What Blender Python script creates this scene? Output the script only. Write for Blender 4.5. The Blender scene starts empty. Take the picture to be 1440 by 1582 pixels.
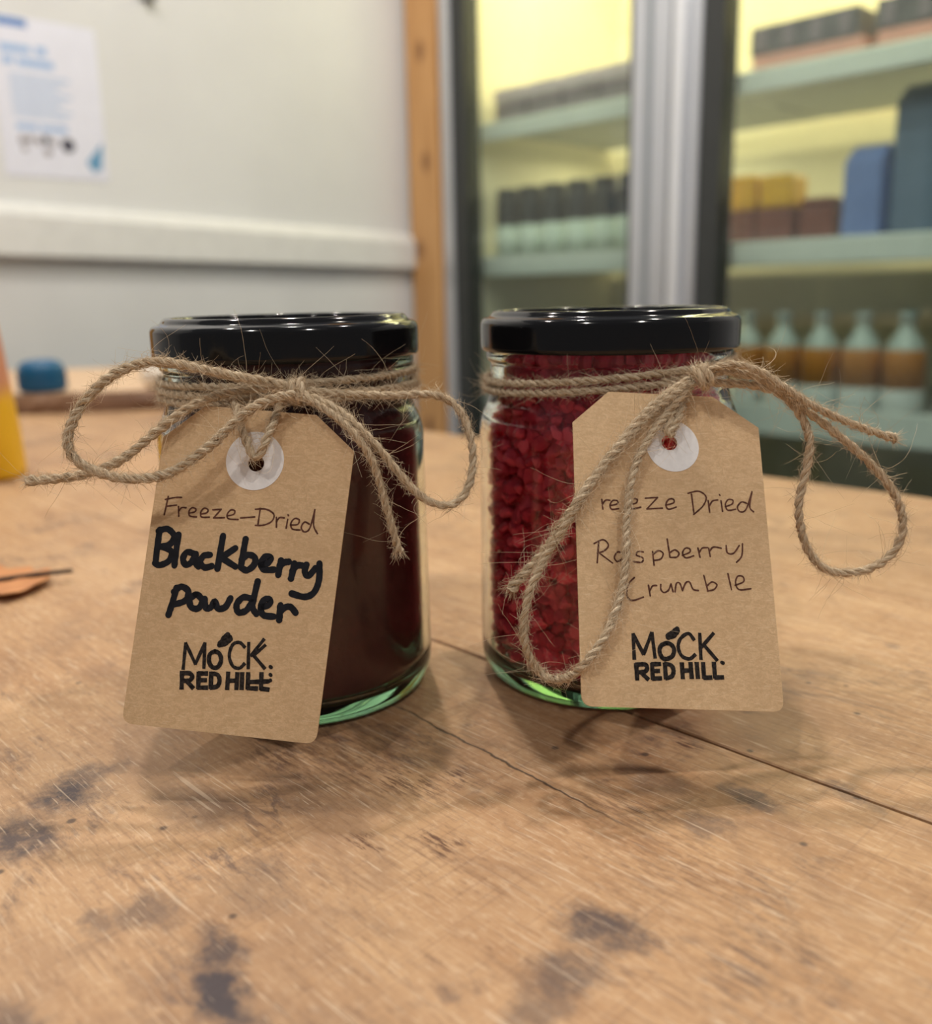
import bpy, bmesh, math, random, json
from mathutils import Vector, Matrix

SC = bpy.context.scene
COL = SC.collection

# ------------------------------------------------------------------ camera
cam_d = bpy.data.cameras.new('camera')
cam = bpy.data.objects.new('camera', cam_d)
COL.objects.link(cam)
SC.camera = cam
F_PX, PITCH, ROLL, CAM_H = 1431.2214, 0.23207662, 0.02084923, 0.11011023
cam_d.sensor_fit = 'HORIZONTAL'
cam_d.sensor_width = 36.0
cam_d.lens = 36.0 * F_PX / 1440.0
cam_d.clip_start = 0.01
cam_d.clip_end = 50
fwd = Vector((0, math.cos(PITCH), -math.sin(PITCH)))
up0 = Vector((0, math.sin(PITCH), math.cos(PITCH)))
rt0 = Vector((1, 0, 0))
rt = rt0 * math.cos(ROLL) - up0 * math.sin(ROLL)
up = rt0 * math.sin(ROLL) + up0 * math.cos(ROLL)
m3 = Matrix((rt, up, -fwd)).transposed()
cam.matrix_world = Matrix.Translation((0, 0, CAM_H)) @ m3.to_4x4()
cam_d.dof.use_dof = True
cam_d.dof.focus_distance = 0.209
cam_d.dof.aperture_fstop = cam_d.lens / 3.2
cam_d.dof.aperture_blades = 0

# ------------------------------------------------------------------ world, lamps, exposure
SC.view_settings.view_transform = 'Standard'
SC.view_settings.look = 'None'
SC.view_settings.gamma = 1.0
SC.view_settings.use_curve_mapping = False
SC.view_settings.exposure = 0.0
SC.cycles.max_bounces = 14
SC.cycles.transmission_bounces = 12
SC.cycles.transparent_max_bounces = 16
SC.cycles.diffuse_bounces = 4
SC.cycles.use_denoising = True
SC.cycles.sample_clamp_indirect = 6.0
SC.cycles.blur_glossy = 0.6
wld = bpy.data.worlds.new('World')
SC.world = wld
wld.use_nodes = True
wld.node_tree.nodes['Background'].inputs[0].default_value = (0.95, 0.97, 1.0, 1)
wld.node_tree.nodes['Background'].inputs[1].default_value = 0.18


def lamp(name, kind, loc, power, color, size=0.03, aim=None, size_y=None):
    d = bpy.data.lights.new(name, kind)
    d.energy = power
    d.color = color
    if kind == 'AREA':
        d.size = size
        if size_y:
            d.shape = 'RECTANGLE'
            d.size_y = size_y
    else:
        d.shadow_soft_size = size
        d.cycles.is_caustics_light = True
    o = bpy.data.objects.new(name, d)
    COL.objects.link(o)
    o.location = loc
    if aim is not None:
        v = Vector(aim) - Vector(loc)
        o.rotation_euler = v.to_track_quat('-Z', 'Y').to_euler()
    return o


WARM = (1.0, 0.92, 0.82)
lamp('ceiling_lamp', 'POINT', (-0.12, 0.90, 1.60), 40, WARM, 0.028)
lamp('ceiling_lamp', 'POINT', (-0.70, 0.62, 1.60), 29, WARM, 0.028)
lamp('ceiling_lamp', 'POINT', (0.58, 0.66, 1.60), 29, WARM, 0.028)
lamp('ceiling_lamp', 'POINT', (0.55, -0.55, 1.55), 25, (1.0, 0.94, 0.86), 0.03)
lamp('ceiling_lamp', 'POINT', (-0.55, -0.60, 1.55), 25, (1.0, 0.94, 0.86), 0.03)

U = Vector((0.69503492, -0.71897598, 0))     # along the planks and the fridge front
N = Vector((0.71897598, 0.69503492, 0))      # towards the fridge
ANG = math.atan2(U.y, U.x)
FLOOR_Z = -0.9
JL = Vector((-0.04759128, 0.25600998, 0))
JR = Vector((0.04064715, 0.26232024, 0))
DATA = json.loads('''{"tagL":{"loc":[-0.05661,0.19119,0.01495],"rot":[-0.36134,0.08684,-0.12083],"corn":[[-22.71,-0.14],[22.4,0.23],[23.13,66.76],[13.29,74.51],[-13.41,74.47],[-22.67,66.21]],"eye":[0.14,62.46],"hole":[0.53,61.88],"eyer":6.890000000000001},"tagR":{"loc":[0.04662,0.18617,0.02108],"rot":[-0.50996,0.07844,0.10573],"corn":[[-22.81,0.43],[22.86,-0.56],[23.32,66.48],[12.41,74.02],[-13.44,74.05],[-22.41,65.87]],"eye":[1.48,60.91],"hole":[0.74,61.69],"eyer":5.73},"ink":{"L_pen":{"w":0.393,"s":[[[-19.36,52.31],[-19.53,50.05],[-19.71,47.92]],[[-19.99,51.52],[-17.97,52.13],[-16.14,52.36]],[[-19.4,50.0],[-17.1,50.46]],[[-16.56,50.14],[-16.18,47.95]],[[-16.35,49.08],[-15.79,49.97],[-14.75,50.07]],[[-13.9,48.88],[-12.6,49.24],[-12.32,49.93],[-13.23,50.21],[-13.86,49.43],[-13.57,48.25],[-11.95,48.16]],[[-11.0,48.91],[-9.65,49.34],[-9.44,50.08],[-10.41,50.35],[-11.06,49.33],[-10.73,48.27],[-8.9,48.38]],[[-8.29,50.18],[-6.3,50.49]],[[-6.3,50.49],[-7.84,48.3]],[[-7.84,48.3],[-5.3,48.6]],[[-4.69,49.08],[-3.23,49.57],[-3.1,50.42],[-4.03,50.52],[-4.74,49.43],[-4.3,48.45],[-2.04,48.48]],[[-1.49,48.89],[1.8,49.44]],[[2.86,51.51],[2.81,47.8]],[[1.74,51.23],[4.27,51.46],[6.23,50.45],[5.96,48.81],[4.16,47.75],[2.24,47.51]],[[6.92,49.8],[7.22,47.56]],[[7.06,48.74],[7.65,49.8],[8.74,49.85]],[[9.62,49.57],[9.52,47.54]],[[9.54,50.7],[9.69,50.47]],[[10.44,48.34],[12.09,48.67],[12.32,49.7],[11.26,49.96],[10.5,48.82],[10.98,47.5],[12.85,47.44]],[[14.77,48.98],[13.64,49.35],[13.01,48.1],[13.8,47.11],[15.01,48.0],[15.67,52.39]],[[15.67,52.39],[15.81,48.84],[16.94,46.99]]]},"L_marker":{"w":1.51,"s":[[[-20.25,44.38],[-20.26,40.66],[-20.15,36.61]],[[-20.51,44.05],[-18.44,44.73],[-16.62,43.28],[-17.32,41.3],[-19.37,40.5]],[[-19.06,40.53],[-16.76,39.62],[-16.95,37.51],[-18.99,36.24],[-20.21,36.6]],[[-15.62,43.62],[-15.63,39.91],[-15.56,36.46]],[[-11.35,39.6],[-12.98,39.86],[-13.75,38.36],[-12.99,36.95],[-11.67,37.61],[-10.92,39.65]],[[-10.86,39.65],[-10.71,37.7],[-9.85,36.84]],[[-7.5,39.74],[-8.98,39.36],[-9.56,37.82],[-8.37,36.75],[-6.78,37.2]],[[-5.03,44.38],[-5.18,40.61],[-5.31,36.75]],[[-1.75,41.84],[-4.76,39.35]],[[-4.76,39.35],[-1.17,37.63]],[[0.38,44.12],[0.22,40.84],[0.11,37.57]],[[0.11,39.35],[1.46,40.6],[3.11,40.11],[3.09,38.4],[1.63,37.07],[0.17,37.58]],[[4.76,38.62],[6.37,39.25],[6.75,40.46],[5.42,40.51],[4.72,38.91],[5.61,37.64],[8.0,37.82]],[[9.28,40.06],[9.13,38.45],[9.06,36.68]],[[9.13,38.45],[9.88,39.59],[11.1,39.94]],[[12.46,39.66],[12.33,37.89],[12.12,36.22]],[[12.25,38.0],[13.11,39.26],[14.48,39.39]],[[15.28,39.64],[15.13,38.04],[16.07,37.2],[17.45,39.09]],[[18.26,40.23],[18.61,36.46],[17.78,33.57],[15.78,32.38],[12.73,32.83]],[[-14.34,31.42],[-14.78,28.13],[-15.33,25.14]],[[-14.82,30.49],[-13.3,31.82],[-11.46,30.94],[-11.82,28.79],[-14.4,27.59]],[[-9.61,30.42],[-10.83,29.12],[-10.22,27.42],[-8.56,27.3],[-7.82,29.01],[-8.85,30.2],[-9.61,30.42]],[[-7.36,29.59],[-6.77,27.59],[-5.6,27.89],[-4.89,29.31],[-4.0,27.76],[-2.31,28.22],[-1.33,30.37]],[[3.57,30.75],[1.57,30.84],[0.3,29.07],[0.95,27.38],[2.68,27.97],[3.79,30.01]],[[4.48,34.77],[4.09,30.92],[4.01,28.86],[5.16,27.41]],[[6.03,29.07],[7.63,29.64],[7.96,30.78],[6.74,30.95],[5.99,29.35],[6.73,27.39],[9.27,27.24]],[[10.47,29.98],[10.5,28.36],[10.6,26.63]],[[10.54,28.48],[11.6,29.57],[12.89,29.76],[14.17,28.61]]]},"L_stamp":{"w":0.785,"s":[[[-10.14,13.33],[-10.38,19.22]],[[-10.38,19.22],[-7.45,14.78]],[[-7.45,14.78],[-5.9,19.69]],[[-5.9,19.69],[-5.35,14.08]],[[3.5,19.69],[2.11,20.65],[0.58,19.96],[0.14,17.43],[1.28,15.25],[2.88,14.96],[3.92,16.1]],[[4.24,20.87],[4.9,15.06]],[[7.68,21.98],[5.11,17.96]],[[5.27,18.55],[8.72,15.47]],[[8.15,20.7],[5.8,18.15]]]},"L_stampbold":{"w":1.027,"s":[[[-10.3,12.74],[-9.88,8.98]],[[-10.24,12.34],[-8.58,12.58],[-7.76,11.92],[-8.3,11.0],[-9.89,10.77]],[[-8.93,10.81],[-7.22,9.39]],[[-6.41,12.99],[-6.03,9.52]],[[-6.37,12.76],[-4.41,12.97]],[[-6.16,11.28],[-4.44,11.47]],[[-6.05,9.63],[-3.98,9.85]],[[-3.5,13.3],[-3.13,9.83]],[[-3.46,13.07],[-2.0,12.94],[-1.36,11.8],[-1.66,10.45],[-3.15,9.94]],[[0.41,13.72],[0.68,10.02]],[[2.55,13.83],[2.8,10.25]],[[0.54,11.89],[2.67,12.12]],[[3.67,13.95],[3.98,10.38]],[[5.03,14.1],[5.37,10.64]],[[5.36,10.75],[7.55,10.88]],[[8.09,14.43],[8.44,10.86]],[[8.43,10.97],[10.21,10.94]],[[5.88,12.18],[9.68,12.71]],[[-3.32,18.11],[-4.41,17.24],[-4.29,15.52],[-3.3,14.47],[-2.13,14.71],[-1.61,16.21],[-2.18,17.65],[-3.32,18.11]]]},"L_stampdot":{"w":0.845,"s":[[[9.9,16.05],[10.1,15.9]],[[10.13,14.3],[10.27,14.14]],[[10.3,13.0],[9.86,12.73]]]},"L_leaf":{"w":1.208,"s":[[[-2.37,19.95],[-1.59,20.84],[-0.3,21.55]],[[-2.45,19.59],[-1.19,20.07],[-0.13,21.17]],[[-1.8,21.05],[-0.86,22.08]]]},"R_pen":{"w":0.381,"s":[[[-22.29,47.49],[-22.78,43.93]],[[-22.6,47.35],[-20.35,47.92]],[[-22.48,45.77],[-21.03,46.06]],[[-16.29,47.08],[-16.15,44.75]],[[-16.16,45.98],[-15.39,46.93],[-14.36,46.96]],[[-14.42,45.67],[-12.83,46.09],[-12.54,46.84],[-13.69,46.92],[-14.41,45.79],[-14.04,44.82],[-12.46,45.0]],[[-9.67,46.08],[-8.19,46.5],[-7.89,47.37],[-8.86,47.46],[-9.6,46.2],[-9.24,45.11],[-7.15,45.54]],[[-5.92,47.75],[-2.96,48.04]],[[-2.96,48.04],[-5.7,45.16]],[[-5.7,45.16],[-2.02,45.47]],[[-1.11,46.24],[0.78,46.86],[0.77,47.73],[-0.34,47.63],[-1.1,46.36],[-0.56,45.27],[1.32,45.83]],[[5.26,49.07],[5.52,44.29]],[[4.41,49.29],[7.06,49.89],[8.76,48.57],[7.85,46.36],[5.39,44.17]],[[9.19,47.65],[9.34,44.85]],[[9.4,46.41],[10.25,47.62],[11.52,47.92]],[[12.31,47.76],[12.47,45.2]],[[12.06,49.25],[12.17,49.07]],[[13.26,46.35],[14.94,47.03],[15.21,47.98],[14.09,48.07],[13.3,46.85],[13.81,45.5],[15.71,45.81]],[[18.54,47.34],[17.31,47.61],[16.19,46.32],[16.78,45.22],[18.28,45.89],[20.13,50.23]],[[20.13,50.23],[19.22,46.55],[20.05,45.33]],[[-17.46,37.02],[-18.03,32.19]],[[-18.55,36.58],[-16.42,37.53],[-15.23,36.31],[-16.24,34.97],[-17.87,34.39]],[[-17.46,34.4],[-14.48,32.16]],[[-11.98,34.49],[-13.16,34.75],[-13.99,33.54],[-13.39,32.54],[-12.16,33.29],[-11.86,34.49]],[[-11.86,34.49],[-12.05,32.99],[-11.29,32.72]],[[-7.16,34.91],[-8.36,35.0],[-8.82,34.15],[-7.36,33.53],[-7.72,32.51],[-9.63,32.64]],[[-4.98,35.09],[-4.82,31.93]],[[-4.97,34.31],[-3.64,35.31],[-2.53,34.74],[-3.16,33.4],[-4.81,33.0]],[[-1.34,38.09],[-0.96,33.88]],[[-0.95,34.9],[0.31,35.6],[1.23,34.84],[0.62,33.92],[-0.9,33.82]],[[2.04,34.38],[3.8,35.15],[3.8,35.99],[2.77,36.03],[2.08,34.86],[2.79,33.8],[4.65,34.33]],[[5.83,36.17],[6.16,34.07]],[[6.05,35.09],[6.87,36.2],[8.11,36.35]],[[8.4,36.24],[8.62,34.31]],[[8.52,35.4],[9.53,36.51],[11.36,36.32]],[[12.64,36.97],[12.8,35.27],[14.27,35.19],[15.8,37.05]],[[16.64,37.5],[16.2,34.63],[14.83,33.09]],[[-9.6,28.91],[-10.92,27.53],[-11.59,24.95],[-10.42,23.69],[-7.77,24.5]],[[-6.42,27.22],[-6.15,24.83]],[[-6.2,25.94],[-5.48,27.07],[-4.52,27.21]],[[-3.54,27.46],[-3.56,26.29],[-2.89,25.66],[-1.83,26.21],[-1.14,27.64]],[[-1.14,27.64],[-0.78,25.88]],[[-0.3,25.89],[0.13,27.78],[0.92,27.86],[1.46,26.16]],[[1.47,26.28],[2.37,28.01],[3.28,28.15],[3.95,26.57],[5.14,26.3]],[[6.74,29.83],[7.42,26.23]],[[7.27,27.35],[8.56,28.33],[9.66,27.7],[8.91,26.62],[7.36,26.23]],[[12.5,30.33],[13.04,26.65]],[[13.98,27.68],[16.07,28.56],[16.0,29.75],[14.78,29.78],[14.15,28.28],[14.87,26.69],[17.7,26.99]]]},"R_stamp":{"w":0.821,"s":[[[-10.62,10.64],[-10.6,16.17]],[[-10.6,16.17],[-8.47,11.73]],[[-8.47,11.73],[-6.31,16.52]],[[-6.31,16.52],[-5.89,10.98]],[[3.33,15.07],[2.13,16.48],[0.27,15.37],[-0.45,13.48],[0.23,11.5],[1.95,10.85],[3.38,11.83]],[[4.74,16.52],[4.6,10.82]],[[7.97,16.63],[4.99,13.55]],[[5.39,14.13],[8.31,10.59]]]},"R_stampbold":{"w":0.996,"s":[[[-10.27,9.58],[-10.23,6.19]],[[-10.28,9.41],[-8.31,9.49],[-7.83,8.72],[-8.46,7.93],[-10.14,7.8]],[[-9.28,7.75],[-7.75,6.27]],[[-6.67,9.68],[-6.7,6.33]],[[-6.68,9.57],[-4.81,9.64]],[[-6.65,8.06],[-5.14,8.13]],[[-6.69,6.45],[-4.78,6.52]],[[-3.75,9.77],[-3.73,6.47]],[[-3.76,9.66],[-2.37,9.39],[-1.87,8.22],[-2.36,6.99],[-3.73,6.53]],[[0.12,9.87],[0.12,6.57]],[[2.12,9.95],[2.17,6.64]],[[0.18,8.24],[2.12,8.32]],[[3.53,9.97],[3.58,6.66]],[[5.01,9.98],[4.98,6.67]],[[4.99,6.73],[6.7,6.8]],[[7.5,10.07],[7.52,6.75]],[[7.53,6.81],[9.42,6.88]],[[-3.04,14.29],[-4.31,13.71],[-4.8,12.46],[-4.25,11.0],[-3.16,10.79],[-1.88,11.48],[-1.43,12.9],[-2.06,13.97],[-3.04,14.29]]]},"R_stampdot":{"w":0.821,"s":[[[9.34,10.15],[9.63,10.04]]]},"R_leaf":{"w":1.172,"s":[[[-2.64,15.89],[-1.59,16.59],[-0.41,17.47]],[[-2.55,15.55],[-1.22,16.03],[-0.38,17.07]]]}},"tw":{"bow_loop_left":[[-38.63,218.5,88.52],[-41.7,217.6,90.18],[-45.67,216.7,91.25],[-50.23,215.8,91.87],[-55.88,214.9,93.25],[-61.44,214.0,94.91],[-65.48,213.0,95.95],[-69.51,212.0,96.54],[-72.86,211.0,96.25],[-76.26,210.0,95.24],[-79.75,209.0,93.09],[-82.99,208.0,90.52],[-85.56,207.0,87.36],[-87.25,206.0,84.2],[-88.18,205.0,81.46],[-88.47,204.0,79.15],[-87.8,203.8,76.84],[-85.67,203.6,74.64],[-82.46,203.4,73.0],[-78.91,203.2,71.79],[-74.87,203.0,71.15],[-70.74,203.6,71.09],[-67.26,204.2,71.64],[-63.65,204.8,73.37],[-59.98,205.4,75.69],[-56.28,206.0,78.45],[-53.54,207.5,81.09],[-50.74,209.0,84.06],[-46.93,210.5,86.58],[-43.02,212.0,87.95],[-38.68,213.5,88.29]],"loose_end_left":[[-42.12,219.5,89.1],[-46.63,219.32,89.51],[-51.2,219.14,89.02],[-56.5,218.82,88.56],[-61.42,217.93,86.93],[-63.87,215.44,85.46],[-67.49,214.8,83.35],[-70.74,214.35,80.91],[-74.05,213.5,78.08],[-77.78,212.57,75.27],[-81.51,211.86,73.04],[-85.62,211.14,71.44],[-90.34,210.71,70.55],[-95.46,210.36,70.27],[-101.01,210.0,70.01]],"bow_loop_right":[[-37.03,216.0,87.99],[-32.45,214.96,86.36],[-28.38,213.91,84.3],[-24.56,210.56,81.38],[-21.24,212.61,77.11],[-17.78,212.26,72.84],[-14.9,212.04,69.0],[-12.02,212.22,65.04],[-9.07,212.39,62.61],[-4.87,213.09,60.64],[-1.65,214.65,61.47],[0.73,216.22,64.39],[2.06,217.87,68.76],[2.17,219.61,73.48],[1.2,221.35,78.4],[-0.44,222.33,82.06],[-2.56,222.85,84.69],[-5.33,223.37,86.24],[-8.73,223.11,86.96],[-12.6,222.59,86.63],[-17.99,222.07,86.49],[-24.06,221.09,87.03],[-30.05,220.04,87.73],[-36.28,219.0,88.42]],"loose_end_right":[[-36.89,215.0,87.5],[-32.3,213.44,85.19],[-27.83,211.09,82.27],[-24.09,209.17,78.6],[-21.5,210.72,73.95],[-20.18,210.5,69.41],[-19.17,210.5,64.64],[-18.01,210.56,59.8],[-16.73,210.78,54.24],[-16.1,211.0,51.0]],"hole_loop_left":[[-54.09,219.0,86.81],[-52.13,214.0,83.14],[-50.79,211.5,79.41],[-48.88,208.5,76.11],[-47.84,209.5,73.06],[-46.33,207.5,75.78],[-45.07,209.5,78.69],[-43.93,213.0,81.75],[-43.34,219.0,85.37]],"bow_loop_crumble":[[55.07,221.0,88.31],[51.48,219.71,85.3],[47.69,217.22,81.39],[43.85,214.33,77.6],[40.39,211.44,73.27],[38.03,208.55,68.55],[36.61,204.86,62.57],[35.9,201.85,57.44],[35.81,199.12,52.77],[34.99,196.38,48.35],[33.33,193.65,43.29],[31.34,190.51,39.06],[28.22,188.17,35.4],[25.14,185.81,32.26],[22.03,185.17,29.48],[20.26,197.72,22.81],[16.8,198.84,23.68],[13.96,198.52,27.23],[12.48,198.19,32.43],[12.39,198.52,37.76],[13.38,199.81,42.24],[14.96,201.1,46.4],[17.16,202.68,50.17],[19.88,204.94,53.62],[22.64,201.99,59.34],[25.74,203.75,63.81],[28.88,206.73,67.75],[33.46,210.1,72.44],[38.43,213.51,77.23],[43.79,216.81,81.83],[48.7,218.9,85.45],[54.15,221.0,88.18]],"loose_end_crumble":[[54.18,222.5,88.65],[48.91,220.05,86.54],[44.36,217.6,83.24],[39.99,214.87,79.58],[35.78,211.83,75.12],[31.64,208.75,70.91],[27.74,205.9,66.75],[24.35,203.05,62.8],[22.44,204.13,59.42],[21.07,212.5,53.12],[17.47,211.83,48.92],[13.42,211.42,44.47],[10.12,211.0,40.96]],"bow_loop_hill":[[56.48,219.5,89.63],[59.17,218.97,91.29],[62.52,218.44,91.26],[66.5,217.91,90.32],[70.19,217.38,88.79],[73.94,216.94,86.94],[77.55,216.73,83.57],[81.29,216.52,80.78],[85.68,216.3,77.66],[90.45,216.09,73.9],[95.26,215.88,69.81],[99.51,215.67,65.54],[102.74,215.45,60.96],[104.74,215.24,56.36],[105.22,215.03,51.6],[103.75,214.82,47.65],[100.5,214.61,44.37],[96.02,214.39,42.41],[90.49,214.18,41.94],[86.43,214.02,43.06],[83.16,214.12,45.87],[81.07,214.23,49.92],[79.41,214.33,54.73],[78.84,214.44,59.48],[79.83,214.73,64.9],[81.26,215.26,69.44],[81.67,215.79,73.21],[80.83,216.32,77.45],[78.94,216.85,81.39],[75.87,217.38,84.89],[71.98,217.91,87.04],[67.54,218.44,87.84],[62.35,218.97,88.05],[57.44,219.5,88.55]],"loose_end_hill":[[55.9,218.5,90.19],[58.48,217.67,92.15],[61.39,216.83,92.9],[64.6,216.0,92.75],[68.25,215.5,91.53],[71.81,215.0,89.27],[75.55,214.5,86.41],[79.37,214.67,83.77],[83.64,214.83,81.55],[88.07,215.0,79.62],[93.05,215.67,77.44],[97.58,216.33,75.72],[101.8,217.0,74.6]],"hole_loop_right":[[55.22,226.5,86.38],[52.77,221.0,83.59],[50.0,216.5,80.21],[47.67,213.5,75.21],[47.13,215.5,77.36],[49.23,217.5,82.85],[53.63,226.5,86.73]]}}''')


# ------------------------------------------------------------------ helpers
def tag(o, label=None, cat=None, group=None, kind=None):
    if label: o['label'] = label
    if cat: o['category'] = cat
    if group: o['group'] = group
    if kind: o['kind'] = kind
    return o


def empty(name, loc=(0, 0, 0), rot=(0, 0, 0)):
    o = bpy.data.objects.new(name, None)
    o.empty_display_size = 0.02
    COL.objects.link(o)
    o.location = loc
    o.rotation_euler = rot
    return o


def link_mesh(name, me, mat, parent=None, smooth=False):
    o = bpy.data.objects.new(name, me)
    COL.objects.link(o)
    if mat is not None and not me.materials:
        me.materials.append(mat)
    if smooth:
        for p in me.polygons:
            p.use_smooth = True
    if parent is not None:
        o.parent = parent
    return o


def from_bm(name, bm, mat, parent=None, smooth=False):
    bmesh.ops.recalc_face_normals(bm, faces=bm.faces)
    me = bpy.data.meshes.new(name)
    bm.to_mesh(me)
    bm.free()
    return link_mesh(name, me, mat, parent, smooth)


def from_py(name, vs, fs, mat, parent=None, smooth=False, uvs=None):
    me = bpy.data.meshes.new(name)
    me.from_pydata(vs, [], fs)
    if uvs is not None:
        uv = me.uv_layers.new(name='UVMap')
        for lp in me.loops:
            uv.data[lp.index].uv = uvs[lp.vertex_index]
    me.update()
    return link_mesh(name, me, mat, parent, smooth)


def add_box(bm, x0, x1, y0, y1, z0, z1, bev=0.0, seg=2):
    vs = [bm.verts.new((x, y, z)) for z in (z0, z1) for y in (y0, y1) for x in (x0, x1)]
    q = [(0, 2, 3, 1), (4, 5, 7, 6), (0, 1, 5, 4), (2, 6, 7, 3), (0, 4, 6, 2), (1, 3, 7, 5)]
    fs = [bm.faces.new([vs[i] for i in f]) for f in q]
    if bev > 0:
        es = list({e for f in fs for e in f.edges})
        bmesh.ops.bevel(bm, geom=es, offset=bev, segments=seg, affect='EDGES', profile=0.5)


def box(name, b, mat, parent=None, bev=0.0, seg=2, smooth=False):
    bm = bmesh.new()
    add_box(bm, *b, bev=bev, seg=seg)
    return from_bm(name, bm, mat, parent, smooth)


def lathe_data(prof, seg=96, closed=False):
    """prof: list of (r, z); returns verts, faces"""
    vs, fs, rings = [], [], []
    for r, z in prof:
        if r < 1e-7:
            rings.append([len(vs)])
            vs.append((0, 0, z))
        else:
            st = len(vs)
            for i in range(seg):
                a = 2 * math.pi * i / seg
                vs.append((r * math.cos(a), r * math.sin(a), z))
            rings.append(list(range(st, st + seg)))
    n = len(rings)
    for k in range(n if closed else n - 1):
        A, B = rings[k], rings[(k + 1) % n]
        if len(A) == 1 and len(B) == 1:
            continue
        for i in range(seg):
            j = (i + 1) % seg
            if len(A) == 1:
                fs.append((A[0], B[j], B[i]))
            elif len(B) == 1:
                fs.append((A[i], A[j], B[0]))
            else:
                fs.append((A[i], A[j], B[j], B[i]))
    return vs, fs


def lathe(name, prof, mat, parent=None, seg=96, closed=False, loc=None):
    vs, fs = lathe_data(prof, seg, closed)
    o = from_py(name, vs, fs, mat, parent, True)
    bm = bmesh.new()
    bm.from_mesh(o.data)
    bmesh.ops.recalc_face_normals(bm, faces=bm.faces)
    bm.to_mesh(o.data)
    bm.free()
    for p in o.data.polygons:
        p.use_smooth = True
    if loc is not None:
        o.location = loc
    return o


def smooth_prof(prof, n=4):
    """Catmull-Rom through (r,z) points"""
    out = []
    L = len(prof)
    for i in range(L - 1):
        p0 = prof[max(i - 1, 0)]; p1 = prof[i]; p2 = prof[i + 1]; p3 = prof[min(i + 2, L - 1)]
        for k in range(n):
            t = k / n
            out.append(tuple(0.5 * ((2 * p1[a]) + (-p0[a] + p2[a]) * t + (2 * p0[a] - 5 * p1[a] + 4 * p2[a] - p3[a]) * t * t + (-p0[a] + 3 * p1[a] - 3 * p2[a] + p3[a]) * t ** 3) for a in range(len(p1))))
    out.append(tuple(prof[-1]))
    return out


# ------------------------------------------------------------------ materials
class NT:
    def __init__(s, name):
        s.m = bpy.data.materials.new(name)
        s.m.use_nodes = True
        s.t = s.m.node_tree
        s.t.nodes.clear()
        s.out = s.t.nodes.new('ShaderNodeOutputMaterial')

    def n(s, typ, **kw):
        nd = s.t.nodes.new('ShaderNode' + typ)
        for k, v in kw.items():
            setattr(nd, k, v)
        return nd

    def l(s, a, b):
        s.t.links.new(a, b)

    def put(s, inp, v):
        if hasattr(v, 'is_output') or isinstance(v, bpy.types.NodeSocket):
            s.l(v, inp)
        else:
            inp.default_value = v

    def math(s, op, a, b=None, c=None, clamp=False):
        nd = s.n('Math', operation=op)
        nd.use_clamp = clamp
        s.put(nd.inputs[0], a)
        if b is not None: s.put(nd.inputs[1], b)
        if c is not None: s.put(nd.inputs[2], c)
        return nd.outputs[0]

    def vmath(s, op, a, b=None):
        nd = s.n('VectorMath', operation=op)
        s.put(nd.inputs[0], a)
        if b is not None: s.put(nd.inputs[1], b)
        return nd.outputs[1] if op in ('LENGTH', 'DISTANCE') else nd.outputs[0]

    def mapping(s, v, loc=(0, 0, 0), rot=(0, 0, 0), scale=(1, 1, 1)):
        nd = s.n('Mapping')
        s.l(v, nd.inputs[0])
        nd.inputs[1].default_value = loc
        nd.inputs[2].default_value = rot
        nd.inputs[3].default_value = scale
        return nd.outputs[0]

    def noise(s, v, scale=5, detail=4, rough=0.55, dist=0.0):
        nd = s.n('TexNoise')
        s.l(v, nd.inputs['Vector'])
        nd.inputs['Scale'].default_value = scale
        nd.inputs['Detail'].default_value = detail
        nd.inputs['Roughness'].default_value = rough
        nd.inputs['Distortion'].default_value = dist
        return nd.outputs[0]

    def ramp(s, f, stops, interp='LINEAR'):
        nd = s.n('ValToRGB')
        nd.color_ramp.interpolation = interp
        el = nd.color_ramp.elements
        while len(el) < len(stops):
            el.new(0.5)
        for e, (p, c) in zip(el, stops):
            e.position = p
            e.color = (c, c, c, 1) if isinstance(c, (int, float)) else (*c, 1)
        s.l(f, nd.inputs[0])
        return nd.outputs[0]

    def sstep(s, f, a, b, lo=0.0, hi=1.0):
        nd = s.n('MapRange', interpolation_type='SMOOTHSTEP')
        s.l(f, nd.inputs[0])
        for i, v in enumerate((a, b, lo, hi)):
            nd.inputs[i + 1].default_value = v
        return nd.outputs[0]

    def mix(s, f, a, b, blend='MIX'):
        nd = s.n('Mix', data_type='RGBA', blend_type=blend)
        s.put(nd.inputs[0], f)
        s.put(nd.inputs[6], a if not isinstance(a, tuple) else (*a, 1))
        s.put(nd.inputs[7], b if not isinstance(b, tuple) else (*b, 1))
        return nd.outputs[2]

    def coord(s, which='Object'):
        return s.n('TexCoord').outputs[which]

    def bsdf(s, color, rough=0.5, bump=None, bstr=0.3, bdist=0.001, **kw):
        p = s.n('BsdfPrincipled')
        s.put(p.inputs['Base Color'], color if not isinstance(color, tuple) else (*color, 1))
        s.put(p.inputs['Roughness'], rough)
        for k, v in kw.items():
            s.put(p.inputs[k.replace('_', ' ')], v)
        if bump is not None:
            b = s.n('Bump')
            b.inputs['Strength'].default_value = bstr
            b.inputs['Distance'].default_value = bdist
            s.l(bump, b.inputs['Height'])
            s.l(b.outputs[0], p.inputs['Normal'])
        s.l(p.outputs[0], s.out.inputs[0])
        return p


def simple(name, color, rough=0.5, var=0.06, scale=30, **kw):
    t = NT(name)
    v = t.noise(t.coord(), scale, 3)
    c = t.mix(t.sstep(v, 0.3, 0.7), tuple(x * (1 - var) for x in color), tuple(min(1, x * (1 + var)) for x in color))
    t.bsdf(c, rough, **kw)
    return t.m


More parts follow.
